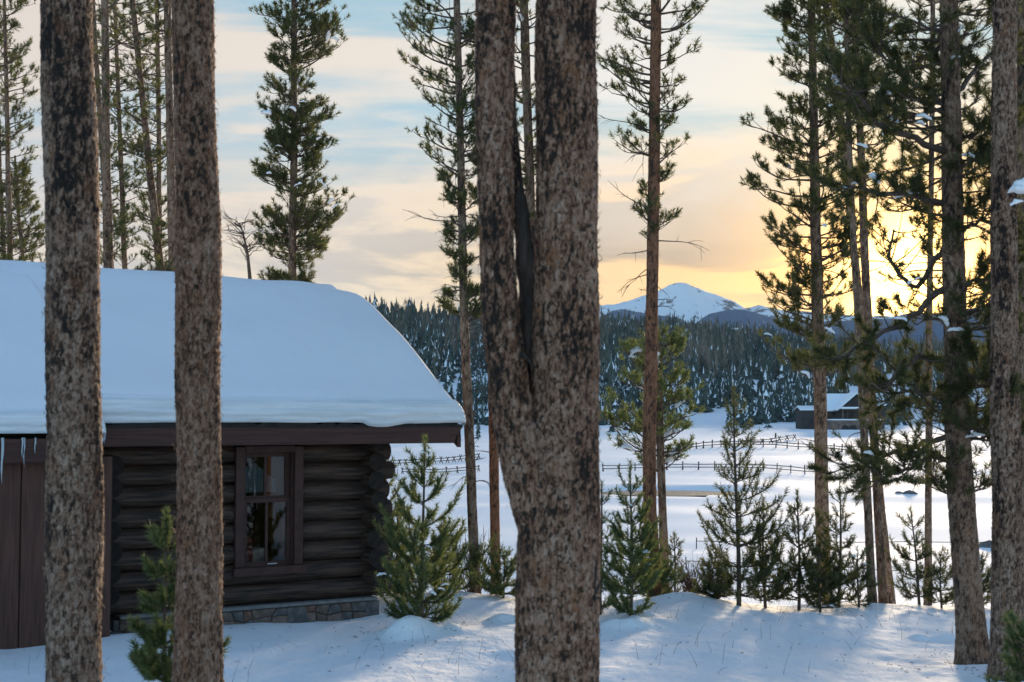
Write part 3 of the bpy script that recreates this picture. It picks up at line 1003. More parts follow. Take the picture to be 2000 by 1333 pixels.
        lump = 0.060 * fbm(X * 0.5 + 4, yl * 0.55, 4, seed + 11)
        shoulder = 0.05 * (1 - np.clip(yl / 0.30, 0, 1)) ** 2
        sz = base + (T / 1.0 + lump + 0.10 * sstep(0.2, 1.6, yl) - shoulder) * sc_
        sy = ey + 0.025 + yl + 0 * X
        Yg = np.concatenate([fy, sy], 1)
        Zg = np.concatenate([fz, sz], 1)
        Xg = np.broadcast_to(X, Yg.shape).copy()
        Xg[:, :] += 0.02 * fbm(Yg * 2, Zg * 2, 3, seed + 2) * (1 - sc_)
        n, m = Yg.shape
        idx = np.arange(n * m).reshape(n, m)
        q = np.stack([idx[:-1, :-1], idx[1:, :-1], idx[1:, 1:], idx[:-1, 1:]], -1).reshape(-1, 4)
        me = mesh_np(name, np.stack([Xg, Yg, Zg], -1).reshape(-1, 3), quads=q, mat=M['roof_snow'])
        me.materials.append(M['eave_snow'])
        mi = np.zeros(len(q), np.int32)
        cols = np.tile(np.arange(m - 1), n - 1)
        mi[cols < nF - 2] = 1
        me.polygons.foreach_set('material_index', mi)
        return obj(name, me, root)

    xd = cab_at(720, 838, EY)[0]
    dr = lambda X: -0.045 * sstep(xd - 0.12, xd, X) * sstep(xd + 0.55, xd + 0.2, X) * 1.0 - 0.012 * sstep(xd, xd + .1, X)
    blanket('roof_snow', xL, XE + 0.02, EY, ez, 0.36, 0.26, seed=3, drop=dr)
    # lower bay at the left: boards, its own fascia and snow
    EY2 = EY - 0.40
    z2 = cab_at(50, 857, EY2)[1]
    fz2 = cab_at(50, 905, EY2)[1]
    blanket('bay_snow', xL, xext, EY2, z2, 0.30, 0.10, seed=8)
    box_part('bay_fascia', (xL, EY2, fz2), (xext - 0.03, EY2 + 0.05, z2), 'brown_paint', root)
    BY = EY2 + 0.22
    bx1 = cab_at(150, 1000, BY)[0]
    x = bx1
    w = 0.0
    wid = (cab_at(99, 1000, BY)[0] - cab_at(38, 1000, BY)[0])
    edges = [cab_at(40, 1000, BY)[0] + i * wid for i in range(-9, 4)]
    for a, b in zip(edges[:-1], edges[1:]):
        box_part('board', (a + 0.006, BY - 0.018 + 0.004 * math.sin(a * 9), -0.3), (b - 0.006, BY + 0.02, fz2 + 0.05), 'board_paint', root)
    box_part('bay_wall', (xL, BY + 0.021, -0.3), (edges[-1], BY + 0.06, fz2 + 0.05), 'board_paint', root)
    box_part('bay_side', (edges[-1] - 0.05, BY + 0.061, -0.3), (edges[-1], 0.1, fz2 + 0.05), 'board_paint', root)
    box_part('bay_soffit', (xL, EY2 + .051, fz2 + 0.055), (xext - 0.04, 0.0, fz2 + 0.08), 'board_paint', root)
    # icicles
    for (px, y1, w) in ((4, 945, 0.016), (43, 895, 0.009), (68, 886, 0.007), (199, 872, 0.010), (203, 866, 0.007), (47, 912, 0.005)):
        ix, _ = cab_at(px, 870, EY2 - 0.02)
        zt = z2 + 0.01
        zb = cab_at(px, y1, EY2 - 0.02)[1]
        n = 7
        t = np.linspace(0, 1, n)
        P = np.stack([ix + 0.004 * np.sin(t * 7), np.full(n, EY2 - 0.03), zt + (zb - zt) * t], -1)[None]
        R = (w * (1 - t) ** 0.8 + 0.0015 + 0.0015 * np.sin(t * 22))[None]
        ac = Acc()
        ac.tubes(P, R, 7)
        obj('icicle', ac.mesh('icicle', M['ice']), root)

    # shapes added behind the panes, standing in for reflections in the glass
    def inside(lx, ly, lz):
        p = CAB + CU * lx + CV * ly
        return (p[0], p[1], lz)
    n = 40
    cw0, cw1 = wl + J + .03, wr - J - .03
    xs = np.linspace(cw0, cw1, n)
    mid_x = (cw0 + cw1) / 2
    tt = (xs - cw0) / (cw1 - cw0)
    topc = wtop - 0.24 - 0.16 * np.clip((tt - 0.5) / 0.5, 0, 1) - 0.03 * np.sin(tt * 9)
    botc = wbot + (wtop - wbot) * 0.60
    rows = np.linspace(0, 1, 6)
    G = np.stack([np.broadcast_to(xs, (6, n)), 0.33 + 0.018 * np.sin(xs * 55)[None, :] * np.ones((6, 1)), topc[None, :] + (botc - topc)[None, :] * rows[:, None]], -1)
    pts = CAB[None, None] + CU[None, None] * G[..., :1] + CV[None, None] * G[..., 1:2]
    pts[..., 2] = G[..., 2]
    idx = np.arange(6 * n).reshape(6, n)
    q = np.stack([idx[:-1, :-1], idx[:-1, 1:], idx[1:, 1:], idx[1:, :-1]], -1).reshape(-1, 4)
    cur = obj('reflection_sheet', mesh_np('reflection_sheet', pts.reshape(-1, 3), quads=q, mat=M['reflection_sheet']))  # added sheet shaped like the snowy roof reflected in the panes
    tag(cur, 'pale wavy sheet behind the upper window panes, standing in for a reflection', 'reflection_sheet')
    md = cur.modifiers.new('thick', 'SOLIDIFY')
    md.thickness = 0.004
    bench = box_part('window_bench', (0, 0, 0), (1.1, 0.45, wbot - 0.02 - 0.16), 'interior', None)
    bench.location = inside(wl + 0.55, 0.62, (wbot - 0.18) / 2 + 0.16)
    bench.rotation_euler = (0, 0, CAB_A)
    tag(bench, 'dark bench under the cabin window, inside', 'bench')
    zz = wbot - 0.02  # lumps added below stand in for red and dark reflections in the glass
    for (lx, ly, h, sz, mt, lb, ct) in ((wl + .33, .55, .10, (.36, .22, .20), 'reflection_red', 'lower red lump on the bench inside the window, standing in for a reflection', 'reflection_lump'),
                                        (wl + .58, .58, .09, (.26, .20, .19), 'reflection_pale', 'pale lump beside the red ones inside the window, standing in for a reflection', 'reflection_lump'),
                                        (wl + .32, .58, .27, (.38, .24, .14), 'reflection_red', 'upper red lump of the pile inside the window, standing in for a reflection', 'reflection_lump'),
                                        (wl + .31, .60, .40, (.34, .24, .11), 'reflection_dark', 'dark lump on top of the red ones, standing in for a reflection', 'blanket')):
        cs = reflection_lump('reflection_lump' if ct == 'reflection_lump' else 'dark_reflection_lump', inside(lx, ly, zz + h), sz, mt, None, CAB_A + 0.1)
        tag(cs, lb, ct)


build_cabin()

# ------------------------------------------------------------------ trees
def trunk_line(pts, d, top_h, seed, flare=0.25, dtop=None):
    """pts: photograph points (px, row, width_px) from the top down; returns centre line (z ascending) and radii"""
    P = np.array([W(p[0], p[1], d) for p in pts])
    R = np.array([p[2] / 2 * d / F for p in pts])
    o = np.argsort(P[:, 2])
    P, R = P[o], R[o]
    # on to the ground
    g = None
    if len(P) > 1:
        dirb = (P[0] - P[1]) / max(P[1][2] - P[0][2], 1e-6)
    else:
        dirb = np.array([0, 0, -1.0])
    dirb = dirb / abs(dirb[2]) if abs(dirb[2]) > 1e-6 else np.array([0, 0, -1.0])
    dirb[:2] = np.clip(dirb[:2], -0.12, 0.12)
    gz = float(ground(P[0][0], P[0][1]))
    drop = P[0][2] - (gz - 0.25)
    if drop > 0.01:
        Pb = P[0] + dirb * drop
        P = np.vstack([Pb, P])
        R = np.concatenate([[R[0] * 1.04], R])
    # and up out of the picture
    if top_h > P[-1][2] + 0.2:
        dirt = (P[-1] - P[-2]) / (P[-1][2] - P[-2][2])
        dirt[:2] = np.clip(dirt[:2], -0.05, 0.05)
        h = top_h - P[-1][2]
        zb = P[-1].copy()
        for t in (0.25, 0.5, 0.75, 1.0):
            P = np.vstack([P, zb + dirt * h * t])
            R = np.concatenate([R, [max(R[len(R) - 1] * (1 - t) + 0.02 * t, 0.012)]])
    return P, R, gz


def line_fn(P, R):
    z = P[:, 2]

    def f(h):
        return np.stack([np.interp(h, z, P[:, 0]), np.interp(h, z, P[:, 1]), np.asarray(h, float)], -1)

    def r(h):
        return np.interp(h, z, R)
    return f, r


def bark_mesh(P, R, gz, nseg, dz, zvis, mat, seed, plate=(0.028, 0.05), relief=0.009, lumps=0.012, flare=0.22, flakes=0):
    """trunk with real bark plates; fine rows up to zvis, coarse above"""
    rg = np.random.default_rng(seed)
    f, rf = line_fn(P, R)
    ztop = P[-1, 2]
    z0 = P[0, 2]
    rows = np.arange(z0, min(zvis, ztop), dz)
    if ztop > zvis:
        rows = np.concatenate([rows, np.linspace(rows[-1] + dz, ztop, max(8, int((ztop - zvis) * 2.0)))])
    C = f(rows)
    wob = 0.012 * np.stack([fbm(rows * 0.8, rows * 0 + seed, 2, seed), fbm(rows * 0.8, rows * 0 + seed + 5, 2, seed + 1)], -1)
    C[:, :2] += wob * (R.max() / 0.15)
    rad = rf(rows) * (1 + flare * np.exp(-np.clip(rows - gz, 0, 9) / 0.22))
    th = np.arange(nseg) / nseg * 2 * np.pi
    Zg, Tg = np.meshgrid(rows, th, indexing='ij')
    r0 = float(np.median(rad))
    circ = 2 * np.pi * r0
    nc = max(6, int(round(circ / plate[0])))
    a = Tg / (2 * np.pi) * nc
    b = Zg / plate[1]
    # warp so that plates are irregular
    a = a + 0.55 * fbm(np.cos(Tg) * 3 + Zg * 7, np.sin(Tg) * 3 + Zg * 5, 2, seed)
    b = b + 0.55 * fbm(np.cos(Tg) * 4 - Zg * 6, np.sin(Tg) * 4 + Zg * 4, 2, seed + 4)
    ia, ib = np.floor(a), np.floor(b)
    F1 = np.full(a.shape, 9.0)
    F2 = np.full(a.shape, 9.0)
    ID = np.zeros(a.shape)
    for da in (-1, 0, 1):
        for db in (-1, 0, 1):
            ca, cb = ia + da, ib + db
            cw = np.mod(ca, nc)
            jx = ca + 0.1 + 0.8 * _h2(cw, cb, seed)
            jy = cb + 0.1 + 0.8 * _h2(cw, cb, seed + 51)
            dd = np.hypot(a - jx, b - jy)
            idn = _h2(cw, cb, seed + 99)
            closer = dd < F1
            F2 = np.where(closer, F1, np.minimum(F2, dd))
            ID = np.where(closer, idn, ID)
            F1 = np.where(closer, dd, F1)
    edge = sstep(0.0, 0.22, F2 - F1)
    disp = relief * ((0.25 + 0.75 * ID) * edge - 0.45)
    disp = disp + lumps * fbm(np.cos(Tg) * 1.2 + 3, Zg * 1.5 + np.sin(Tg) * 1.2, 3, seed + 7)
    disp = disp * np.minimum(1.0, rad[:, None] / 0.06)
    rr = rad[:, None] + disp
    X = C[:, 0][:, None] + rr * np.cos(Tg)
    Y = C[:, 1][:, None] + rr * np.sin(Tg)
    n, m = X.shape
    idx = np.arange(n * m).reshape(n, m)
    nx = np.roll(idx, -1, 1)
    q = np.stack([idx[:-1], nx[:-1], nx[1:], idx[1:]], -1).reshape(-1, 4)
    ac = Acc()
    base = np.array([C[0, 0], C[0, 1], 0.0])
    ac.add(np.stack([X, Y, Zg], -1).reshape(-1, 3), quads=q, a=ID.ravel())
    if flakes:
        # loose curling scales and stubs that break the outline
        zf = rg.uniform(z0 + .1, min(zvis, ztop), flakes)
        tf = rg.uniform(0, 2 * np.pi, flakes)
        c = f(zf)
        r = rf(zf)
        outd = np.stack([np.cos(tf), np.sin(tf), 0 * tf], -1)
        tan = np.stack([-np.sin(tf), np.cos(tf), 0 * tf], -1)
        up = np.array([0, 0, 1.0])
        L = rg.uniform(0.014, 0.046, flakes)[:, None]
        wv = rg.uniform(0.004, 0.011, flakes)[:, None]
        sgn = np.where(rg.random(flakes) < .6, 1.0, -1.0)[:, None]
        b0 = c + outd * (r[:, None] - 0.002)
        tip = b0 + outd * L * rg.uniform(0.35, 0.95, flakes)[:, None] + up * L * sgn * 0.9
        midp = b0 + outd * L * 0.55 + up * L * sgn * 0.3
        Vf = np.stack([b0 - tan * wv, b0 + tan * wv, midp + tan * wv * .7, midp - tan * wv * .7, tip], 1)
        k = np.arange(flakes)[:, None] * 5
        ac.add(Vf.reshape(-1, 3), quads=k + np.array([[0, 1, 2, 3]]), tris=k + np.array([[3, 2, 4]]), a=np.repeat(rg.random(flakes), 5))
    return ac.mesh('trunk', M[mat], True, 'plate')


def tuft_templates(rg, n_needles, axis=0.10, length=0.055, width=0.006, spread=(0.5, 1.15), count=4):
    out = []
    for _ in range(count):
        s = rg.random(n_needles) ** 0.8
        th = rg.uniform(0, 2 * np.pi, n_needles)
        an = rg.uniform(spread[0], spread[1], n_needles) * (1.0 - 0.40 * s)
        ln = length * rg.uniform(0.75, 1.15, n_needles)
        b = np.stack([0 * s, 0 * s, s * axis], -1)
        rad = np.stack([np.cos(th), np.sin(th), 0 * th], -1)
        dirn = rad * np.sin(an)[:, None] + np.array([0, 0, 1.0]) * np.cos(an)[:, None]
        tip = b + dirn * ln[:, None]
        side = np.cross(dirn, rg.normal(size=(n_needles, 3)))
        side /= np.linalg.norm(side, axis=1, keepdims=True) + 1e-9
        w = width * 0.5
        mid = b + dirn * ln[:, None] * 0.55
        out.append(np.stack([b - side * w * .3, mid + side * w, tip], 1) if False else np.stack([b - side * w, b + side * w, tip], 1))
    return out


def place_tufts(acc, rg, pos, axis, scale, templates, tint):
    """instance needle tufts (realised): pos (B,3), axis (B,3), scale (B), tint (B)"""
    B = len(pos)
    if B == 0:
        return
    ax = axis / (np.linalg.norm(axis, axis=1, keepdims=True) + 1e-9)
    ref = rg.normal(size=(B, 3))
    u = np.cross(ax, ref)
    u /= np.linalg.norm(u, axis=1, keepdims=True) + 1e-9
    v = np.cross(ax, u)
    which = rg.integers(0, len(templates), B)
    for t, T in enumerate(templates):
        m = which == t
        if not m.any():
            continue
        k = T.shape[0]
        loc = T.reshape(-1, 3)
        Vv = (u[m][:, None, :] * loc[None, :, 0:1] + v[m][:, None, :] * loc[None, :, 1:2] + ax[m][:, None, :] * loc[None, :, 2:3]) * scale[m][:, None, None] + pos[m][:, None, :]
        nt = m.sum() * k
        acc.add(Vv.reshape(-1, 3), tris=np.arange(nt * 3).reshape(-1, 3), a=np.repeat(tint[m], k * 3))


def gen_branches(rg, f, rf, zs, az, L, e0, curve, wig=0.06, n=7, power=2.0):
    """limbs: start on the trunk at height zs, go out at azimuth az"""
    B = len(zs)
    s = np.linspace(0, 1, n)[None, :]
    c = f(zs)
    dirh = np.stack([np.cos(az), np.sin(az), 0 * az], -1)
    side = np.stack([-np.sin(az), np.cos(az), 0 * az], -1)
    w = (rg.normal(size=(B, 1)) * s ** 2 + rg.normal(size=(B, 1)) * np.sin(s * 5 + rg.uniform(0, 6, (B, 1))) * 0.3 * s) * wig * 2
    rise = np.tan(e0)[:, None] * s + curve[:, None] * s ** power + 0.05 * np.sin(s * 6 + rg.uniform(0, 6, (B, 1))) * s
    Lr = L[:, None]
    P = c[:, None, :] + dirh[:, None, :] * (Lr * s * 0.97)[..., None] + side[:, None, :] * (Lr * w)[..., None]
    P[..., 2] += Lr * rise
    return P


def interp_path(P, s):
    """P (B,n,3), s (B,m) -> points and tangents (B,m,3)"""
    B, n, _ = P.shape
    x = np.clip(s, 0, 0.9999) * (n - 1)
    i = np.floor(x).astype(int)
    fr = (x - i)[..., None]
    bi = np.arange(B)[:, None]
    a, b = P[bi, i], P[bi, i + 1]
    t = b - a
    return a + t * fr, t / (np.linalg.norm(t, axis=-1, keepdims=True) + 1e-9)


def env(table, d):
    """table of (row, left_px, right_px) -> function of height giving reach in metres"""
    rows = np.array([t[0] for t in table], float)
    z = np.array([W(1000, r, d)[2] for r in rows])
    o = np.argsort(z)
    z = z[o]
    l = np.array([t[1] for t in table], float)[o] * d / F
    r = np.array([t[2] for t in table], float)[o] * d / F
    return (lambda h: np.interp(h, z, l)), (lambda h: np.interp(h, z, r)), z[0], z[-1]


SNOW_BLOBS = []


def snow_blob_mesh(seed):
    """a pad of snow lying along a bough: uneven, drooping at both ends, length about 2"""
    rg = np.random.default_rng(seed)
    n, k = 13, 11
    t = np.linspace(-1, 1, n)
    w = (np.sqrt(np.clip(1 - np.abs(t) ** 2.4, 0, 1)) * (0.40 + 0.22 * fbm(t * 1.7 + seed, t * 0 + 2.0, 3, seed))) + 0.012
    h = w * (0.75 + 0.5 * fbm(t * 2.1 + seed * 2, t * 0 + 5.0, 2, seed + 1))
    th = np.arange(k) / k * 2 * np.pi
    cy = 0.14 * fbm(t * 1.3, t * 0 + seed, 2, seed + 2)
    cz = -0.22 * t ** 2 + 0.10 * fbm(t * 1.5, t * 0 + 9 + seed, 2, seed + 3)
    Tt, Th = np.meshgrid(t, th, indexing='ij')
    rr = 1 + 0.22 * fbm(np.cos(Th) * 1.5 + Tt * 2, np.sin(Th) * 1.5 + seed, 3, seed + 4)
    X = Tt + 0.0 * Th
    Y = cy[:, None] + w[:, None] * np.cos(Th) * rr
    Z = cz[:, None] + np.where(np.sin(Th) > 0, h[:, None], w[:, None] * 0.35) * np.sin(Th) * rr
    idx = np.arange(n * k).reshape(n, k)
    nx = np.roll(idx, -1, 1)
    q = np.stack([idx[:-1], nx[:-1], nx[1:], idx[1:]], -1).reshape(-1, 4)[:, ::-1]
    return mesh_np('snow_clump', np.stack([X, Y, Z], -1).reshape(-1, 3), quads=q, mat=M['roof_snow'])


for _i in range(8):
    SNOW_BLOBS.append(snow_blob_mesh(40 + _i))


def clump(parent, pos, size, rg, base, along=None):
    p = np.asarray(pos) - np.asarray(base)
    if along is None:
        az = rg.choice([0.0, 3.14]) + rg.normal() * 0.7
        tilt = rg.normal() * 0.35
    else:
        az = math.atan2(along[1], along[0])
        tilt = -math.asin(max(-0.7, min(0.7, along[2])))
    obj('snow_clump', SNOW_BLOBS[int(rg.integers(0, 8))], parent, loc=tuple(p), rot=(rg.normal() * .2, tilt, az),
        scale=(size * rg.uniform(.8, 1.2), size * rg.uniform(.8, 1.2), size * rg.uniform(.8, 1.3)))


def shift_mesh(me, base):
    n = len(me.vertices)
    co = np.empty(n * 3, np.float32)
    me.vertices.foreach_get('co', co)
    co = co.reshape(-1, 3) - np.asarray(base, np.float32)
    me.vertices.foreach_set('co', co.ravel())
    me.update()
    return me


def pine(label, pts, d, top_h, seed, mat='bark_mid', crown=None, nb=90, tw=6, tufts_per_twig=2.2, tscale=1.0, needles=26, nmat='needles',
         e0=(-0.1, 0.35), curve=(0.05, 0.35), nseg=20, dz=0.05, zvis=None, dead=None, snow=0, snow_px=(), group=None, name='pine_tree', flakes=0,
         plate=(0.03, 0.06), relief=0.006, lumps=0.008, flare=0.25, extra=None, width=0.010, over=None, jit=(0.55, 1.05), bare_inner=0.28):
    rg = np.random.default_rng(seed)
    P, R, gz = trunk_line(pts, d, top_h, seed)
    f, rf = line_fn(P, R)
    base = np.array([P[0, 0], P[0, 1], gz])
    root = thing(name, label, 'tree', base, 0, group)
    if zvis is None:
        zvis = EYE + 830 / F * d + 0.3
    me = bark_mesh(P, R, gz, nseg, dz, zvis, mat, seed, plate=plate, relief=relief, lumps=lumps, flakes=flakes, flare=flare)
    obj('trunk', shift_mesh(me, base), root)
    limbs = Acc()
    leaf = Acc()
    tmpl = tuft_templates(rg, needles, axis=0.085, length=0.068, width=width, spread=(0.35, 1.75))
    if crown:
        el, er, zlo, zhi = env(crown, d)
        nb = int(nb * 1.3)
        zs = rg.uniform(zlo, min(zhi, P[-1, 2] - 0.1), nb)
        az = rg.uniform(0, 2 * np.pi, nb)
        ca = np.cos(az)
        full = np.where(ca > 0, er(zs), el(zs))
        mean = (er(zs) + el(zs)) / 2
        L = (full * np.abs(ca) + mean * (1 - np.abs(ca))) * rg.uniform(jit[0], jit[1], nb)
        keep = L > 0.12
        zs, az, L = zs[keep], az[keep], L[keep]
        B = len(zs)
        ee = rg.uniform(e0[0], e0[1], B)
        cc = rg.uniform(curve[0], curve[1], B)
        # start lower on the trunk so the tip comes out at the wanted height
        zs2 = np.clip(zs - L * (np.tan(ee) + cc) * 0.6, P[0, 2] + 0.3, P[-1, 2] - 0.02)
        BP = gen_branches(rg, f, rf, zs2, az, L, ee, cc)
        br = np.clip(0.010 + 0.011 * L, 0.008, 0.035)
        limbs.tubes(BP, br[:, None] * np.linspace(1, 0.28, BP.shape[1])[None], 5)
        s = rg.uniform(bare_inner, 0.98, (B, tw))
        s[:, -1] = 0.97
        tb, tt = interp_path(BP, s)
        sd = np.where(np.arange(tw)[None, :] % 2 == 0, 1.0, -1.0) * rg.uniform(0.4, 1.15, (B, tw))
        sd[:, -1] = rg.uniform(-.2, .2, B)
        c_, s_ = np.cos(sd), np.sin(sd)
        dirt = np.stack([tt[..., 0] * c_ - tt[..., 1] * s_, tt[..., 0] * s_ + tt[..., 1] * c_, tt[..., 2] * 0.6 + rg.uniform(0.0, 0.5, (B, tw))], -1)
        dirt /= np.linalg.norm(dirt, axis=-1, keepdims=True)
        tl = np.clip(L[:, None] * 0.42 * (1.15 - s) + 0.10, 0.1, 0.6) * rg.uniform(0.6, 1.2, (B, tw))
        n = 4
        q = np.linspace(0, 1, n)
        TP = tb[:, :, None, :] + dirt[:, :, None, :] * (tl[:, :, None] * q)[..., None]
        TP[..., 2] += (tl[:, :, None] * 0.25 * q ** 2)
        TP = TP.reshape(-1, n, 3)
        limbs.tubes(TP, np.linspace(0.007, 0.003, n)[None] * np.ones((len(TP), 1)), 3)
        # needle tufts: twig ends and along the outer part of the twig
        nT = len(TP)
        tlf = tl.ravel()
        cnt = np.maximum(1, rg.poisson(1.45 * tufts_per_twig * np.clip(tlf / 0.28, 0.5, 1.7), nT))
        ids = np.repeat(np.arange(nT), cnt)
        fs = np.where(rg.random(len(ids)) < 0.5, rg.uniform(0.8, 1.0, len(ids)), rg.uniform(0.2, 0.95, len(ids)))
        pp, tg = interp_path(TP[ids], fs[:, None])
        pp, tg = pp[:, 0], tg[:, 0]
        axd = tg + np.array([0, 0, 0.55]) + rg.normal(size=tg.shape) * 0.45
        pp = pp + rg.normal(size=pp.shape) * 0.012
        tint = np.clip(rg.normal(0.45, 0.25, len(ids)), 0, 1)
        place_tufts(leaf, rg, pp, axd, tscale * 1.08 * rg.uniform(0.75, 1.25, len(ids)), tmpl, tint)
        if snow:
            pick = rg.choice(B, min(snow, B), replace=False)
            ps, tg_ = interp_path(BP[pick], rg.uniform(0.5, 0.88, (len(pick), 1)))
            for q_, t_ in zip(ps[:, 0], tg_[:, 0]):
                clump(root, q_ + np.array([0, 0, 0.03]), rg.uniform(0.07, 0.16), rg, base, t_)
    for (px, py, sz, dd) in snow_px:
        clump(root, W(px, py, dd), sz, rg, base)
    if dead:
        # bare dead limbs low on the trunk: (row_from, row_to, count, length)
        for (r0, r1, cn, ln) in dead:
            zs = rg.uniform(W(1000, r1, d)[2], W(1000, r0, d)[2], cn)
            az = rg.uniform(0, 2 * np.pi, cn)
            L = ln * rg.uniform(0.35, 1.0, cn)
            BP = gen_branches(rg, f, rf, zs, az, L, rg.uniform(-0.1, 0.5, cn), rg.uniform(-0.75, 0.15, cn), wig=0.12, n=9)
            m = 4
            s = rg.uniform(0.35, 0.95, (cn, m))
            tb, tt = interp_path(BP, s)
            dirt = tt + rg.normal(size=tt.shape) * 0.6
            dirt /= np.linalg.norm(dirt, axis=-1, keepdims=True)
            q = np.linspace(0, 1, 4)
            TP = tb[:, :, None, :] + dirt[:, :, None, :] * ((L[:, None] * rg.uniform(.15, .4, (cn, m)))[:, :, None] * q)[..., None]
            TP[..., 2] -= 0.10 * (L[:, None, None] * q ** 2)
            for i in range(cn):
                one = Acc()
                one.tubes(BP[i:i + 1], ((0.006 + 0.006 * L[i]) * np.linspace(1, 0.2, 9))[None], 4)
                one.tubes(TP[i], np.linspace(0.004, 0.0018, 4)[None] * np.ones((m, 1)), 3)
                obj('dead_limb', shift_mesh(one.mesh('dead_limb', M['twig']), base), root)
    if extra:
        extra(root, limbs, leaf, rg, f, rf, d, tmpl, base)
    if over:
        # the part of the crown that stands above the picture: a simpler, coarser set of limbs
        z0, z1, n, ln = over
        zs = rg.uniform(z0, min(z1, P[-1, 2] - .05), n)
        az = rg.uniform(0, 6.283, n)
        L = ln * np.clip((z1 - zs) / (z1 - z0) + 0.25, 0.25, 1) * rg.uniform(.6, 1.05, n)
        BP = gen_branches(rg, f, rf, zs, az, L, rg.uniform(0, .4, n), rg.uniform(0, .3, n), n=5)
        limbs.tubes(BP, 0.016 * np.linspace(1, 0.25, 5)[None] * np.ones((n, 1)), 3)
        k = 7
        pp, tg = interp_path(BP, rg.uniform(.4, 1, (n, k)))
        pp = (pp + rg.normal(size=pp.shape) * 0.10).reshape(-1, 3)
        place_tufts(leaf, rg, pp, tg.reshape(-1, 3) + np.array([0, 0, .5]) + rg.normal(size=pp.shape) * .4, np.full(len(pp), 2.4), [t[:14] for t in tmpl], rg.random(len(pp)) * .8)
    if limbs.n:
        tag(obj('limbs', shift_mesh(limbs.mesh('limbs', M['twig']), base), root), kind='stuff')
    if leaf.n:
        tag(obj('crown', shift_mesh(leaf.mesh('crown', M[nmat], False, 'tint'), base), root), kind='stuff')
    return root


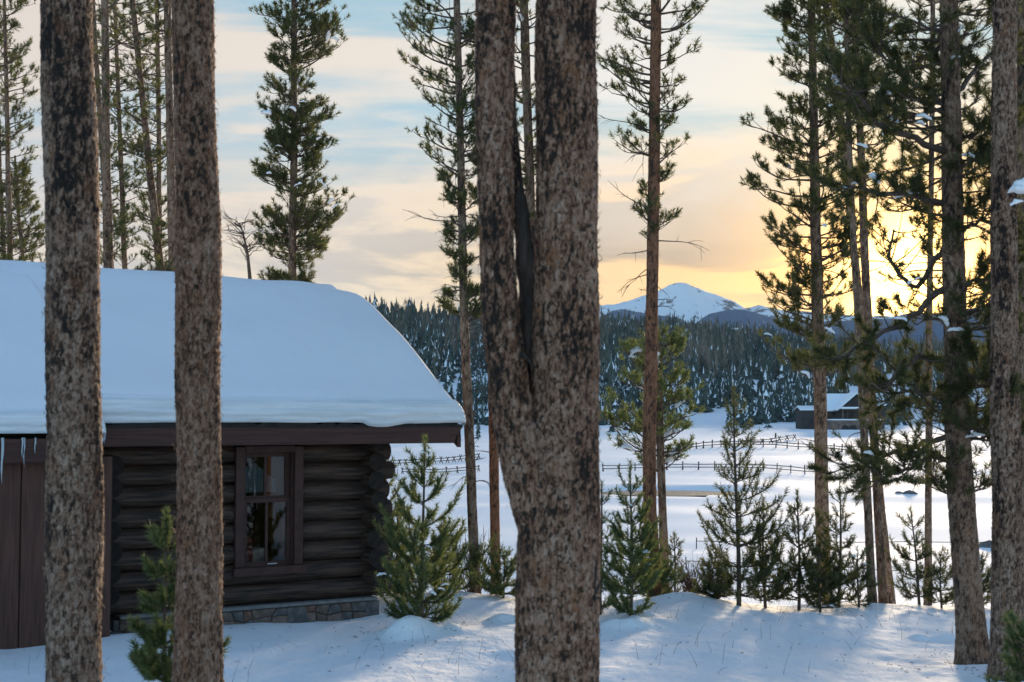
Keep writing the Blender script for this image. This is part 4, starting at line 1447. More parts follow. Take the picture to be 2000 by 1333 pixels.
def sapling(px, by, ty, d, spread, nmat, dens, label, seed, needles=22, group='young pines on the snowy brow', lean=0.0):
    rg = np.random.default_rng(seed)
    b = W(px, by, d)
    gz = float(ground(b[0], b[1]))
    top = W(px, ty, d)
    H = top[2] - gz
    base = np.array([b[0], b[1], gz])
    root = thing('young_pine', label, 'tree', base, 0, group)
    S = spread * d / F
    n = 12
    t = np.linspace(0, 1, n)
    ph = rg.uniform(0, 6)
    C = np.stack([base[0] + lean * H * (t - 1) * 0 + 0.02 * H * np.sin(t * 3 + ph) * (1 - t) + lean * H * (1 - t), base[1] + 0.02 * H * np.cos(t * 4 + ph) * (1 - t), gz - 0.15 + (H + 0.15 - 0.1) * t], -1)
    rad = (0.006 + 0.0075 * H) * (1 - t) ** 0.9 + 0.006
    tr = Acc()
    tr.tubes(C[None], rad[None], 8)
    obj('trunk', shift_mesh(tr.mesh('trunk', M['twig']), base), root)
    f = lambda h: np.stack([np.interp(h, C[:, 2], C[:, 0]), np.interp(h, C[:, 2], C[:, 1]), h], -1)
    limbs, leaf = Acc(), Acc()
    tm = tuft_templates(rg, needles, axis=0.06, length=0.066, width=0.0085, spread=(0.60, 1.40))
    # whorls, one a year, with bare stem between them higher up
    nw = max(5, int(H / 0.225))
    tw = (np.arange(nw) + 0.25) / nw
    zs, az, L, ee, cc = [], [], [], [], []
    for i, w in enumerate(tw):
        z = gz + 0.03 * H + 0.87 * H * w + rg.uniform(-.03, .03)
        k = int(round(rg.integers(5, 8) * min(1.4, max(0.95, dens)) * (1.40 - 0.5 * w)))
        a0 = rg.uniform(0, 6.28)
        prof = (1 - w) ** 0.85 * (0.60 + 0.40 * math.sin(min(1, w * 4) * 1.57))
        for j in range(k):
            zs.append(z + rg.uniform(-.03, .03))
            az.append(a0 + j * 6.283 / k + rg.uniform(-.4, .4))
            L.append(max(0.13, S * prof * rg.uniform(0.55, 1.2)))
            ee.append(rg.uniform(-0.22, 0.20) + 0.62 * w)
            cc.append(rg.uniform(0.25, 0.70))
    zs, az, L, ee, cc = map(np.array, (zs, az, L, ee, cc))
    L = L * (1 + 0.30 * np.sin(az + ph) + 0.18 * np.sin(2.3 * az + 5 * zs))
    BP = gen_branches(rg, f, None, zs - 0.3 * L * np.tan(ee) * 0.6, az, L, ee, cc, wig=0.05, n=9, power=3.0)
    limbs.tubes(BP, (0.005 + 0.007 * L)[:, None] * np.linspace(1, .4, 9)[None], 4)
    pos, axs = [], []

    def brush(Pth, lens, s0):
        step = 0.026 / min(1.15, max(0.9, dens))
        cnt = np.maximum(1, ((1 - s0) * lens / step)).astype(int)
        ids = np.repeat(np.arange(len(lens)), cnt)
        off = np.concatenate([(np.arange(c) + rg.random()) / c for c in cnt])
        s = s0 + (1 - s0) * off
        p, tg = interp_path(Pth[ids], s[:, None])
        pos.append(p[:, 0])
        axs.append(tg[:, 0] + rg.normal(size=(len(ids), 3)) * 0.12)
    brush(BP, L, 0.22)
    # side shoots
    m = 3
    s = rg.uniform(0.3, 0.85, (len(L), m))
    tb, tt = interp_path(BP, s)
    sd = np.where(np.arange(m)[None] % 2 == 0, 1.0, -1.0) * rg.uniform(0.5, 0.95, s.shape)
    c_, s_ = np.cos(sd), np.sin(sd)
    dirt = np.stack([tt[..., 0] * c_ - tt[..., 1] * s_, tt[..., 0] * s_ + tt[..., 1] * c_, tt[..., 2] + rg.uniform(0.0, 0.35, s.shape)], -1)
    dirt /= np.linalg.norm(dirt, axis=-1, keepdims=True)
    tl = np.clip(L[:, None] * 0.5 * (1.05 - s), 0.06, 0.35) * rg.uniform(.6, 1.1, s.shape)
    q = np.linspace(0, 1, 4)
    TP = (tb[:, :, None, :] + dirt[:, :, None, :] * (tl[:, :, None] * q)[..., None])
    TP[..., 2] += 0.55 * tl[:, :, None] * q ** 2
    TP = TP.reshape(-1, 4, 3)
    ok = (L[:, None] * np.ones_like(s)).ravel() > 0.20
    if ok.any():
        limbs.tubes(TP[ok], np.linspace(.004, .002, 4)[None] * np.ones((ok.sum(), 1)), 3)
        brush(TP[ok], tl.ravel()[ok], 0.12)
    # the leader
    zz = np.arange(gz + 0.80 * H, gz + H - 0.06, 0.035)
    pos.append(f(zz))
    axs.append(np.tile([0, 0, 1.0], (len(zz), 1)) + rg.normal(size=(len(zz), 3)) * .08)
    pos, axs = np.concatenate(pos), np.concatenate(axs)
    gzz = ground(pos[:, 0], pos[:, 1])
    k = pos[:, 2] > gzz + 0.02
    pos, axs = pos[k], axs[k]
    place_tufts(leaf, rg, pos, axs, rg.uniform(.75, 1.2, len(pos)), tm, np.clip(rg.normal(.45, .25, len(pos)), 0, 1))
    tag(obj('limbs', shift_mesh(limbs.mesh('limbs', M['twig']), base), root), kind='stuff')
    tag(obj('crown', shift_mesh(leaf.mesh('crown', M[nmat], False, 'tint'), base), root), kind='stuff')
    return root, BP, base, rg


def build_near_trunks():
    kw = dict(mat='bark_near', nseg=110, dz=0.0105, plate=(0.020, 0.034), relief=0.011, lumps=0.016)
    pine('broad dark-patched pine trunk in front of the cabin, leftmost of all', [(132, 0, 98), (138, 500, 99), (143, 800, 101), (147, 1333, 104)], 8.4, 12.5, 11,
         flakes=900, over=(6.5, 12.5, 40, 1.1), **kw)
    pine('grey-brown pine trunk standing before the left side of the cabin window', [(376, 0, 78), (386, 400, 83), (389, 800, 86), (386, 1333, 92)], 9.0, 13, 12,
         flakes=1300, over=(6.8, 13, 40, 1.1), **dict(kw, mat='bark_brown'))

    def fork(root, limbs, leaf, rg, f, rf, d, tmpl, base):
        # second stem of the fork
        P, R, gz = trunk_line([(966, 0, 74), (969, 250, 72), (973, 480, 66), (981, 650, 70), (1000, 800, 80), (1030, 930, 96), (1062, 1050, 90)], d - 0.06, 11.5, 31)
        k = P[:, 2] > W(1000, 1080, d)[2]
        me = bark_mesh(P[k], R[k], -9, 90, 0.0105, 5.4, 'bark_rust', 33, plate=(0.026, 0.046), relief=0.012, lumps=0.014, flakes=600, flare=0)
        obj('stem', shift_mesh(me, base), root)
        # dark dead limb wedged in the fork
        ac = Acc()
        pts = [(988, -40, 14), (996, 120, 18), (1003, 300, 24), (1016, 420, 34), (1032, 540, 44), (1034, 640, 46), (1030, 720, 40), (1028, 800, 26)]
        Pd = np.array([W(p[0], p[1], d + 0.05) for p in pts])
        t = np.linspace(0, len(pts) - 1, 40)
        Pi = np.stack([np.interp(t, np.arange(len(pts)), Pd[:, j]) for j in range(3)], -1)
        ri = np.interp(t, np.arange(len(pts)), [p[2] / 2 * d / F for p in pts]) * (1 + 0.12 * np.sin(t * 7))
        ac.tubes(Pi[None], ri[None], 10)
        pts = [(1040, 560, 10), (1046, 480, 9), (1040, 440, 5)]
        Pd = np.array([W(p[0], p[1], d + 0.02) for p in pts])
        ac.tubes(Pd[None], np.array([[p[2] / 2 * d / F for p in pts]]), 6)
        obj('dead_limb', shift_mesh(ac.mesh('dead_limb', M['dead_wood']), base), root)
        for a in ([(1150, 1175), (1168, 1150), (1180, 1120)], [(1155, 1170), (1172, 1168), (1178, 1200)], [(1152, 1160), (1163, 1130), (1166, 1095)], [(1010, 690), (1030, 700), (1044, 722)]):
            Pd = np.array([W(x, y, d - 0.12) for x, y in a])
            ac = Acc()
            ac.tubes(Pd[None], np.array([[0.016, 0.011, 0.003]]), 6)
            obj('dead_stub', shift_mesh(ac.mesh('dead_stub', M['dead_wood']), base), root)
    pine('thick forked pine trunk with rust and black bark in the middle', [(1107, 0, 118), (1107, 300, 119), (1108, 600, 126), (1106, 800, 132), (1093, 1000, 158), (1087, 1200, 160), (1086, 1333, 156)], 7.6, 12, 13,
         flakes=1300, over=(6.0, 12, 40, 1.2), extra=fork, **dict(kw, nseg=128, mat='bark_rust'))
    pine('dark speckled pine trunk close to the right edge of the picture', [(1963, 0, 44), (1962, 500, 48), (1965, 900, 55), (1968, 1300, 62)], 12.6, 14, 14,
         flakes=500, over=(6.8, 14, 40, 1.2), dead=[(560, 640, 3, 0.5)], **dict(kw, nseg=72, dz=0.016),
         snow_px=[(1990, 372, 0.11, 12.3), (1985, 395, 0.08, 12.3), (2002, 360, 0.12, 12.35)])


def build_right_group():
    def limbs5(root, limbs, leaf, rg, f, rf, d, tmpl, base):
        # the heavy crooked limbs that sweep left across the sunset
        paths = [
            [(1850, 560), (1800, 600), (1755, 640), (1715, 655), (1660, 690), (1625, 705)],
            [(1855, 470), (1820, 520), (1790, 560), (1760, 545), (1735, 500), (1745, 450)],
            [(1848, 400), (1790, 385), (1740, 380), (1690, 365), (1650, 372)],
            [(1858, 700), (1800, 695), (1768, 715), (1740, 745), (1728, 765)],
            [(1860, 790), (1815, 772), (1780, 762), (1750, 768), (1725, 785)],
            [(1862, 850), (1800, 862), (1740, 885), (1690, 905), (1640, 918)],
            [(1866, 900), (1810, 890), (1770, 920), (1720, 935)],
            [(1845, 300), (1780, 270), (1720, 250), (1680, 190), (1640, 165)],
            [(1846, 200), (1790, 170), (1740, 130), (1700, 80)],
            [(1880, 560), (1910, 545), (1950, 560)],
            [(1885, 740), (1920, 735), (1950, 755)],
            [(1885, 860), (1920, 840), (1960, 850)],
            [(1875, 330), (1920, 300), (1960, 250)],
            [(1870, 180), (1910, 130), (1950, 90)],
            [(1875, 450), (1915, 430), (1945, 440)],
        ]
        B = []
        for pth in paths:
            n = len(pth)
            dd = d + rg.uniform(-1.1, 0.9) * np.linspace(0, 1, n)
            Pd = np.array([W(x, y, q) for (x, y), q in zip(pth, dd)])
            t = np.linspace(0, n - 1, 14)
            B.append(np.stack([np.interp(t, np.arange(n), Pd[:, j]) for j in range(3)], -1) + rg.normal(size=(14, 3)) * 0.012)
        B = np.array(B)
        Ls = np.linalg.norm(np.diff(B, axis=1), axis=2).sum(1)
        for i in range(len(B)):
            one = Acc()
            one.tubes(B[i:i + 1], ((0.016 + 0.012 * Ls[i]) * np.linspace(1, .3, 14))[None], 7)
            obj('limb', shift_mesh(one.mesh('limb', M['twig']), base), root)
        tw = 20
        s = rg.uniform(.22, 1.0, (len(B), tw))
        s[:, 0] = .99
        tb, tt = interp_path(B, s)
        dirt = tt * 0.8 + rg.normal(size=tt.shape) * 0.75 + np.array([0, 0, -0.05])
        dirt /= np.linalg.norm(dirt, axis=-1, keepdims=True)
        tl = rg.uniform(.18, .5, s.shape)
        q = np.linspace(0, 1, 5)
        TP = tb[:, :, None, :] + dirt[:, :, None, :] * (tl[:, :, None] * q)[..., None]
        TP[..., 2] += 0.35 * tl[:, :, None] * q ** 2
        TP = TP.reshape(-1, 5, 3)
        limbs.tubes(TP, np.linspace(.008, .003, 5)[None] * np.ones((len(TP), 1)), 4)
        ids = np.repeat(np.arange(len(TP)), 8)
        # some limbs are bare
        bare = np.isin(np.repeat(np.arange(len(B)), tw)[ids], [1, 3])
        ids = ids[~(bare & (rg.random(len(ids)) < .65))]
        pp, tg = interp_path(TP[ids], rg.uniform(.25, 1, (len(ids), 1)))
        place_tufts(leaf, rg, pp[:, 0], tg[:, 0] + rg.normal(size=(len(ids), 3)) * .3 + np.array([0, 0, .3]), rg.uniform(.9, 1.35, len(ids)), tmpl, np.clip(rg.normal(.4, .25, len(ids)), 0, 1))

    d5 = 13.5
    pine('leaning pine with crooked snow-laden limbs before the setting sun', [(1852, 0, 34), (1858, 250, 38), (1862, 500, 42), (1868, 800, 46), (1880, 1000, 50), (1894, 1200, 53), (1902, 1320, 56)], d5, 11.5, 21,
         crown=[(-260, 130, 120), (-60, 170, 130), (120, 200, 120), (300, 235, 110), (400, 210, 110), (470, 60, 70), (560, 70, 90), (640, 170, 90), (700, 120, 90), (760, 90, 100), (830, 110, 110), (880, 200, 110), (930, 190, 90), (960, 60, 60)],
         nb=84, tw=6, tufts_per_twig=2.8, needles=30, width=0.007, nmat='needles_dark', mat='bark_mid', nseg=64, dz=0.02, relief=0.009, plate=(0.03, 0.055), flakes=250,
         dead=[(420, 620, 9, 0.9), (640, 960, 8, 0.8)], extra=limbs5, over=(6.3, 11.5, 40, 1.2), name='leaning_pine', flare=0.45, e0=(-.35, .25), curve=(-0.1, .3),
         snow_px=[(1632, 152, .075, 13.0), (1640, 165, .06, 13.0), (1622, 205, .045, 13.0), (1728, 182, .06, 13.2), (1805, 228, .07, 13.1), (1798, 240, .055, 13.1), (1745, 232, .06, 13.2),
                  (1730, 258, .045, 13.2), (1684, 284, .05, 13.0), (1708, 346, .10, 13.1), (1770, 378, .11, 13.2), (1672, 358, .05, 13.0), (1648, 366, .05, 13.0), (1892, 303, .06, 13.2),
                  (1876, 56, .045, 13.2), (1866, 112, .045, 13.2), (1868, 644, .08, 13.2), (1845, 626, .075, 13.2), (1760, 622, .06, 13.1), (1622, 645, .06, 13.0), (1575, 730, .07, 13.0),
                  (1905, 850, .08, 13.2), (1697, 885, .045, 13.0), (1785, 548, .07, 13.1), (1610, 440, .05, 13.0), (1500, 653, .04, 14.2)])
    pine('tall slim pine with dense crown, left of the twin trunks', [(1584, 0, 14), (1590, 300, 18), (1596, 560, 23), (1602, 800, 25), (1608, 1100, 27)], 23.0, 14.5, 22,
         crown=[(-560, 60, 60), (-250, 90, 90), (0, 80, 100), (60, 75, 95), (130, 70, 90), (200, 95, 90), (265, 140, 95), (330, 130, 105), (390, 130, 110), (430, 110, 100), (500, 105, 90), (560, 95, 80), (610, 105, 70), (680, 120, 80), (730, 70, 50)],
         nb=178, tw=7, tufts_per_twig=2.6, nmat='needles', snow=7, dead=[(500, 700, 10, 0.8), (700, 900, 3, .6)], tscale=1.05)
    pine('right one of the two close-set slender trunks', [(1668, 0, 13), (1682, 300, 15), (1691, 540, 16), (1704, 783, 15), (1715, 1012, 15), (1726, 1185, 17)], 19.2, 13, 23,
         crown=[(-500, 70, 70), (-200, 90, 90), (50, 80, 80), (200, 80, 60), (320, 60, 60), (360, 30, 40)], nb=80, nmat='needles', dead=[(350, 900, 12, 0.7)], snow=3)
    pine('left one of the two close-set slender trunks', [(1652, 0, 9), (1660, 300, 11), (1670, 540, 12), (1684, 783, 14), (1696, 1012, 16), (1705, 1185, 17)], 19.0, 12, 24,
         crown=[(-460, 70, 70), (-150, 80, 80), (100, 80, 60), (260, 50, 50)], nb=60, nmat='needles', dead=[(300, 900, 8, 0.6)])
    pine('slender single trunk just left of the leaning pine', [(1822, 0, 9), (1818, 400, 11), (1814, 700, 13), (1813, 1190, 14)], 20.5, 13, 25,
         crown=[(-450, 70, 70), (-100, 80, 80), (150, 70, 70), (330, 60, 60), (480, 40, 40)], nb=70, nmat='needles_dark', dead=[(350, 900, 12, 0.6)])
    pine('dark pine trunk cut off by the right edge of the picture', [(1998, 0, 22), (1996, 600, 26), (1996, 1200, 28)], 17.0, 13, 26,
         crown=[(-400, 80, 120), (0, 90, 140), (250, 60, 130), (430, 80, 120), (560, 60, 120), (660, 80, 120), (860, 60, 90)], nb=70, nmat='needles_dark', snow=5, dead=[(500, 900, 8, .6)])
    pine('slim pine behind the tall one, its crown at the top', [(1612, 0, 13), (1634, 150, 14), (1660, 420, 15), (1690, 700, 16)], 27.0, 16, 27,
         crown=[(-560, 70, 70), (-250, 90, 90), (0, 80, 80), (120, 70, 60), (200, 30, 40)], nb=60, nmat='needles', dead=[(200, 500, 6, .7)])


def build_middle_group():
    pine('straight reddish pine trunk with sparse tufted limbs', [(1282, 0, 21), (1279, 250, 22), (1274, 550, 24), (1268, 850, 26), (1268, 1000, 27), (1279, 1168, 28)], 19.2, 14, 41, mat='bark_red',
         crown=[(-500, 90, 90), (-200, 120, 120), (0, 118, 118), (60, 90, 85), (110, 105, 70), (190, 120, 72), (235, 85, 60), (262, 22, 20), (285, 80, 60), (335, 65, 64), (352, 20, 20), (415, 20, 15), (440, 90, 45), (465, 70, 25), (475, 8, 8)],
         nb=100, tw=5, tufts_per_twig=1.5, nmat='needles', dead=[(150, 480, 14, 0.8), (470, 640, 9, 0.55), (620, 645, 2, .9)], nseg=32, dz=0.035, jit=(0.65, 1.05), flakes=150)
    pine('grey trunk touching the reddish trunk, with a low snowy crown', [(1284, 640, 12), (1288, 800, 14), (1292, 950, 16), (1300, 1168, 18)], 20.6, W(1284, 625, 20.6)[2], 42,
         crown=[(640, 25, 20), (680, 80, 50), (740, 112, 65), (800, 105, 70), (850, 110, 75), (900, 100, 45), (915, 40, 20)],
         nb=40, tw=6, tufts_per_twig=1.7, nmat='needles_fresh', snow=14, snow_px=[(1241, 688, .09, 20.2), (1237, 698, .07, 20.2), (1284, 705, .06, 20.3)])
    pine('grey pine trunk just right of the snowy roof end', [(892, 0, 13), (900, 300, 15), (906, 600, 17), (917, 850, 19), (930, 1162, 20)], 19.6, 14.5, 43,
         crown=[(-550, 60, 60), (-250, 90, 90), (-30, 115, 90), (20, 130, 80), (80, 118, 80), (130, 95, 75), (200, 112, 75), (270, 85, 70), (330, 110, 70), (350, 40, 50), (540, 20, 25), (560, 35, 40), (625, 40, 40), (645, 8, 8)],
         nb=125, tw=6, tufts_per_twig=2.4, nmat='needles', dead=[(340, 460, 14, 0.9), (480, 660, 16, 0.75), (660, 960, 9, 0.5)], tscale=1.0)
    pine('red-barked trunk in the gap left of the forked pine', [(962, 700, 17), (965, 900, 19), (968, 1125, 20)], 20.4, 13, 44, mat='bark_red',
         crown=[(-500, 50, 60), (-100, 80, 80), (200, 60, 60), (400, 50, 50)], nb=40, nmat='needles', dead=[(500, 900, 8, .6)])
    pine('pine trunk seen through the gap of the forked pine', [(1023, 0, 17), (1030, 200, 18), (1037, 430, 19), (1050, 900, 20)], 21.5, 14.5, 45,
         crown=[(-500, 60, 60), (-150, 90, 90), (100, 90, 80), (300, 75, 70), (420, 60, 40), (440, 20, 20)], nb=80, nmat='needles', dead=[(300, 620, 12, .8)], snow=3)


def build_left_group():
    pine('dense dark pine alone behind the cabin roof', [(574, 0, 11), (574, 250, 13), (572, 420, 15), (571, 545, 16)], 27.0, 13.2, 51,
         crown=[(-420, 30, 30), (-250, 60, 60), (-60, 80, 70), (10, 60, 70), (38, 112, 70), (62, 60, 112), (80, 55, 115), (130, 68, 78), (165, 72, 55), (230, 62, 78), (262, 60, 70), (300, 68, 80), (335, 85, 60), (380, 75, 95), (425, 60, 116), (455, 72, 85), (500, 72, 95), (530, 60, 55), (590, 40, 40)],
         nb=165, tw=7, tufts_per_twig=2.4, nmat='needles', snow=0, tscale=1.2, needles=26, jit=(.6, 1.03), bare_inner=0.15,
         snow_px=[(640, 68, .13, 26.6), (655, 76, .10, 26.6), (520, 220, .12, 26.4), (572, 212, .08, 26.2), (592, 198, .06, 26.3), (630, 358, .13, 26.5), (645, 392, .12, 26.6), (582, 360, .09, 26.2), (525, 338, .07, 26.3), (622, 270, .07, 26.4), (655, 402, .08, 26.6), (545, 285, .06, 26.4)])
    L = [
        ('second trunk from the left in the cluster between the two big trunks', [(181, 0, 9), (196, 250, 10), (216, 525, 14)], 30.0, 61, 45, 0),
        ('palest straight trunk in the cluster between the two big trunks', [(205, 0, 15), (207, 250, 16), (211, 525, 19)], 27.0, 62, 45, 0),
        ('thin trunk right of the palest one behind the cabin roof', [(224, 0, 7), (234, 250, 9), (244, 528, 11)], 31.0, 63, 70, 1),
        ('slanting trunk in the middle of the cluster behind the cabin roof', [(258, 0, 11), (284, 250, 13), (313, 530, 17)], 28.0, 64, 90, 3),
        ('thin upright trunk just left of the second big trunk', [(307, 0, 8), (310, 250, 9), (312, 530, 11)], 32.0, 65, 60, 2),
        ('dark trunk pressed against the second big trunk', [(326, 0, 14), (332, 250, 15), (338, 535, 18)], 27.5, 66, 40, 1),
    ]
    for (lb, pts, d, sd, nb, sn) in L:
        pine(lb, pts, d, 15.5, sd, crown=[(-480, 40, 40), (-200, 70, 70), (0, 75, 75), (150, 65, 65), (300, 60, 60), (430, 50, 50), (520, 45, 45), (560, 20, 20)], nb=nb, tw=5, tufts_per_twig=2.0,
             nmat='needles', dead=[(60, 540, 16, 1.0)], snow=sn, nseg=14, group='pines clustered behind the cabin roof', needles=22, tscale=1.1)
    L = [
        ('tallest of the thin pines at the left edge of the picture', [(10, 60, 7), (14, 250, 9), (20, 515, 12)], 29.0, 71, 80, (60, 62)),
        ('leftmost thin pine, cut by the picture edge', [(-6, 150, 6), (0, 350, 8), (8, 515, 10)], 31.0, 72, 60, (50, 50)),
        ('short thin pine next to the broad dark-patched trunk', [(30, 330, 5), (36, 420, 7), (46, 515, 8)], 30.0, 73, 46, (40, 48)),
    ]
    for i, (lb, pts, d, sd, nb, (l, r)) in enumerate(L):
        tops = [(-120, 12, 12), (40, l * .9, r * .9), (60, 15, 15), (100, l, r), (250, l * .9, r * .9), (400, l, r), (540, l * .7, r * .7)] if i < 2 else [(320, 8, 8), (380, 30, 30), (450, l, r), (560, l, r)]
        pine(lb, pts, d, W(0, -140 if i < 2 else 300, d)[2], sd, crown=tops, nb=nb, tw=5, tufts_per_twig=2.0, nmat='needles', dead=[(130, 540, 10, .8)] if i < 2 else None, nseg=12,
             group='thin pines at the left edge', needles=22, tscale=1.1)

    # bare young tree sticking up behind the roof
    rg = np.random.default_rng(88)
    d = 25.0
    b = W(492, 640, d)
    gz = float(ground(b[0], b[1]))
    base = np.array([b[0], b[1], gz])
    root = thing('bare_sapling', 'small leafless tree rising behind the snowy roof ridge', 'tree', base)
    ac = Acc()
    pts = [(492, 700, 9), (488, 545, 8), (484, 500, 6), (477, 465, 4), (468, 435, 2)]
    P = np.array([base - np.array([0, 0, .2])] + [W(p[0], p[1], d) for p in pts[1:]])
    r = np.array([8 / 2 * d / F] + [p[2] / 2 * d / F for p in pts[1:]])
    t = np.linspace(0, 4, 16)
    Pi = np.stack([np.interp(t, range(5), P[:, j]) for j in range(3)], -1)
    ac.tubes(Pi[None], np.interp(t, range(5), r)[None], 7)
    obj('trunk', shift_mesh(ac.mesh('trunk', M['twig']), base), root)
    ac = Acc()
    n = 34
    s = rg.uniform(.45, .98, (1, n))
    tb, tt = interp_path(Pi[None], s)
    az = rg.uniform(0, 6.28, n)
    dirn = np.stack([np.cos(az), np.sin(az) * .6, rg.uniform(.1, 1.0, n)], -1)
    ln = rg.uniform(.12, .42, n)
    q = np.linspace(0, 1, 5)
    TP = tb[0][:, None, :] + dirn[:, None, :] * (ln[:, None] * q)[..., None] + rg.normal(size=(n, 5, 3)) * .012
    ac.tubes(TP, np.linspace(.009, .003, 5)[None] * np.ones((n, 1)), 4)
    ids = np.repeat(np.arange(n), 4)
    tb, tt = interp_path(TP[ids], rg.uniform(.3, 1, (len(ids), 1)))
    dr = tt[:, 0] + rg.normal(size=(len(ids), 3)) * .6
    T2 = tb[:, 0][:, None, :] + dr[:, None, :] * (rg.uniform(.06, .2, (len(ids), 1)) * np.linspace(0, 1, 3)[None])[..., None]
    ac.tubes(T2, np.linspace(.004, .002, 3)[None] * np.ones((len(T2), 1)), 3)
    obj('branches', shift_mesh(ac.mesh('branches', M['twig']), base), root)


def build_saplings():
    for i, (px, by, ty, d, sp, kd, de, lb) in enumerate(SAPLINGS):
        root, BP, base, rg = sapling(px, by, ty, d, sp, kd, de, lb, 500 + i, needles=22 if i < 2 else 16, lean=0.0 if px != 1782 else 0.10)
        if i == 0:
            for (x, y, s) in ((820, 1062, .045), (838, 1068, .04), (808, 1078, .035), (816, 1108, .035), (745, 1122, .06), (868, 1142, .055), (862, 1150, .05), (845, 1158, .05), (838, 880, .035), (826, 884, .03), (776, 935, .03)):
                clump(root, W(x, y, d - 0.25), s, rg, base)
        else:
            for k in rg.choice(len(BP), 5 if i in (1, 5, 12, 13, 15) else 2):
                clump(root, BP[k, 5] + np.array([0, 0, .02]), rg.uniform(.035, .06), rg, base, BP[k, 6] - BP[k, 4])
    # the green one half hidden by the second big trunk
    root, BP, base, rg = sapling(322, 1330, 990, 10.4, 112, 'needles_fresh', 1.15, 'bright green young pine half hidden behind the second big trunk', 610, needles=44, group='young pines near the camera')
    root, BP, base, rg = sapling(2012, 1400, 1200, 10.2, 60, 'needles_fresh', 1.1, 'young pine at the right edge, only a twig in view', 611, needles=40, group='young pines near the camera')


build_near_trunks()
build_right_group()
build_middle_group()
build_left_group()
build_saplings()

# ------------------------------------------------------------------ far side of the meadow
def ground_hit(px, py, lo=20.0, hi=900.0):
    """where the sight line of a photograph point meets the snow"""
    ds = np.geomspace(lo, hi, 1500)
    a = np.array([W(px, py, q) for q in (1.0, 2.0)])
    dirv = (a[1] - a[0])
    P = np.array([0, 0, EYE]) + dirv[None] * ds[:, None]
    g = ground(P[:, 0], P[:, 1])
    k = np.nonzero(P[:, 2] < g)[0]
    i = k[0] if len(k) else len(ds) - 1
    return np.array([P[i, 0], P[i, 1], float(g[i])])


def spruce_mesh(seed, R, snow, tiers=11, k=9, thin=0.0):
    """one far conifer of height 1: skirts of uneven drooping boughs; faces marked with tint / snow"""
    rg = np.random.default_rng(seed)
    V, T, ft = [], [], []
    for ti in range(tiers):
        t = ti / tiers
        top = 1 - t ** 1.02
        low = max(0.03, 1 - ((ti + 1.9) / tiers) ** 1.02)
        rad = R * (((ti + 0.8) / tiers) ** 0.85) * rg.uniform(.75, 1.15)
        if thin and rg.random() < thin:
            rad *= 0.55
        off = rg.normal(size=2) * R * 0.06
        i0 = len(V)
        V.append((off[0], off[1], top))
        a0 = rg.uniform(0, 6.28)
        for j in range(k):
            a = a0 + j / k * 6.283 + rg.uniform(-.15, .15)
            r = rad * (1.0 if j % 2 == 0 else 0.55) * rg.uniform(.7, 1.25)
            V.append((off[0] + r * math.cos(a), off[1] + r * math.sin(a), low + rg.uniform(-.03, .025)))
        for j in range(k):
            T.append((i0, i0 + 1 + j, i0 + 1 + (j + 1) % k))
            ft.append(rg.uniform(.88, 1) if rg.random() < snow else rg.uniform(0, .75))
    return mesh_np('spruce', np.array(V), tris=T, mat=M['far_forest'], smooth=False, attrs={'tint': np.array(ft)})


def bare_mesh(seed):
    """one far leafless aspen or thin lodgepole: a stem with a haze of upright twigs"""
    rg = np.random.default_rng(seed)
    ac = Acc()
    ac.tubes(np.array([[[0, 0, 0], [0.01, 0, .5], [0, 0.01, 1]]]), np.array([[.018, .012, .003]]), 4, a=.6)
    n = 26
    z = rg.uniform(.25, .9, n)
    a = rg.uniform(0, 6.28, n)
    L = .22 * (1.05 - z) + .05
    P0 = np.stack([0 * z, 0 * z, z], -1)
    P1 = P0 + np.stack([np.cos(a) * L * .55, np.sin(a) * L * .55, L * .9], -1)
    ac.tubes(np.stack([P0, (P0 + P1) / 2 + rg.normal(size=P0.shape) * .008, P1], 1), np.array([[.008, .006, .003]]) * np.ones((n, 1)), 3, a=.75)
    V = np.concatenate(ac.V)
    me = ac.mesh('bare_tree', M['far_forest'], False)
    at = me.attributes.new('tint', 'FLOAT', 'FACE')
    at.data.foreach_set('value', rg.uniform(.3, .75, len(me.polygons)).astype(np.float32))
    return me


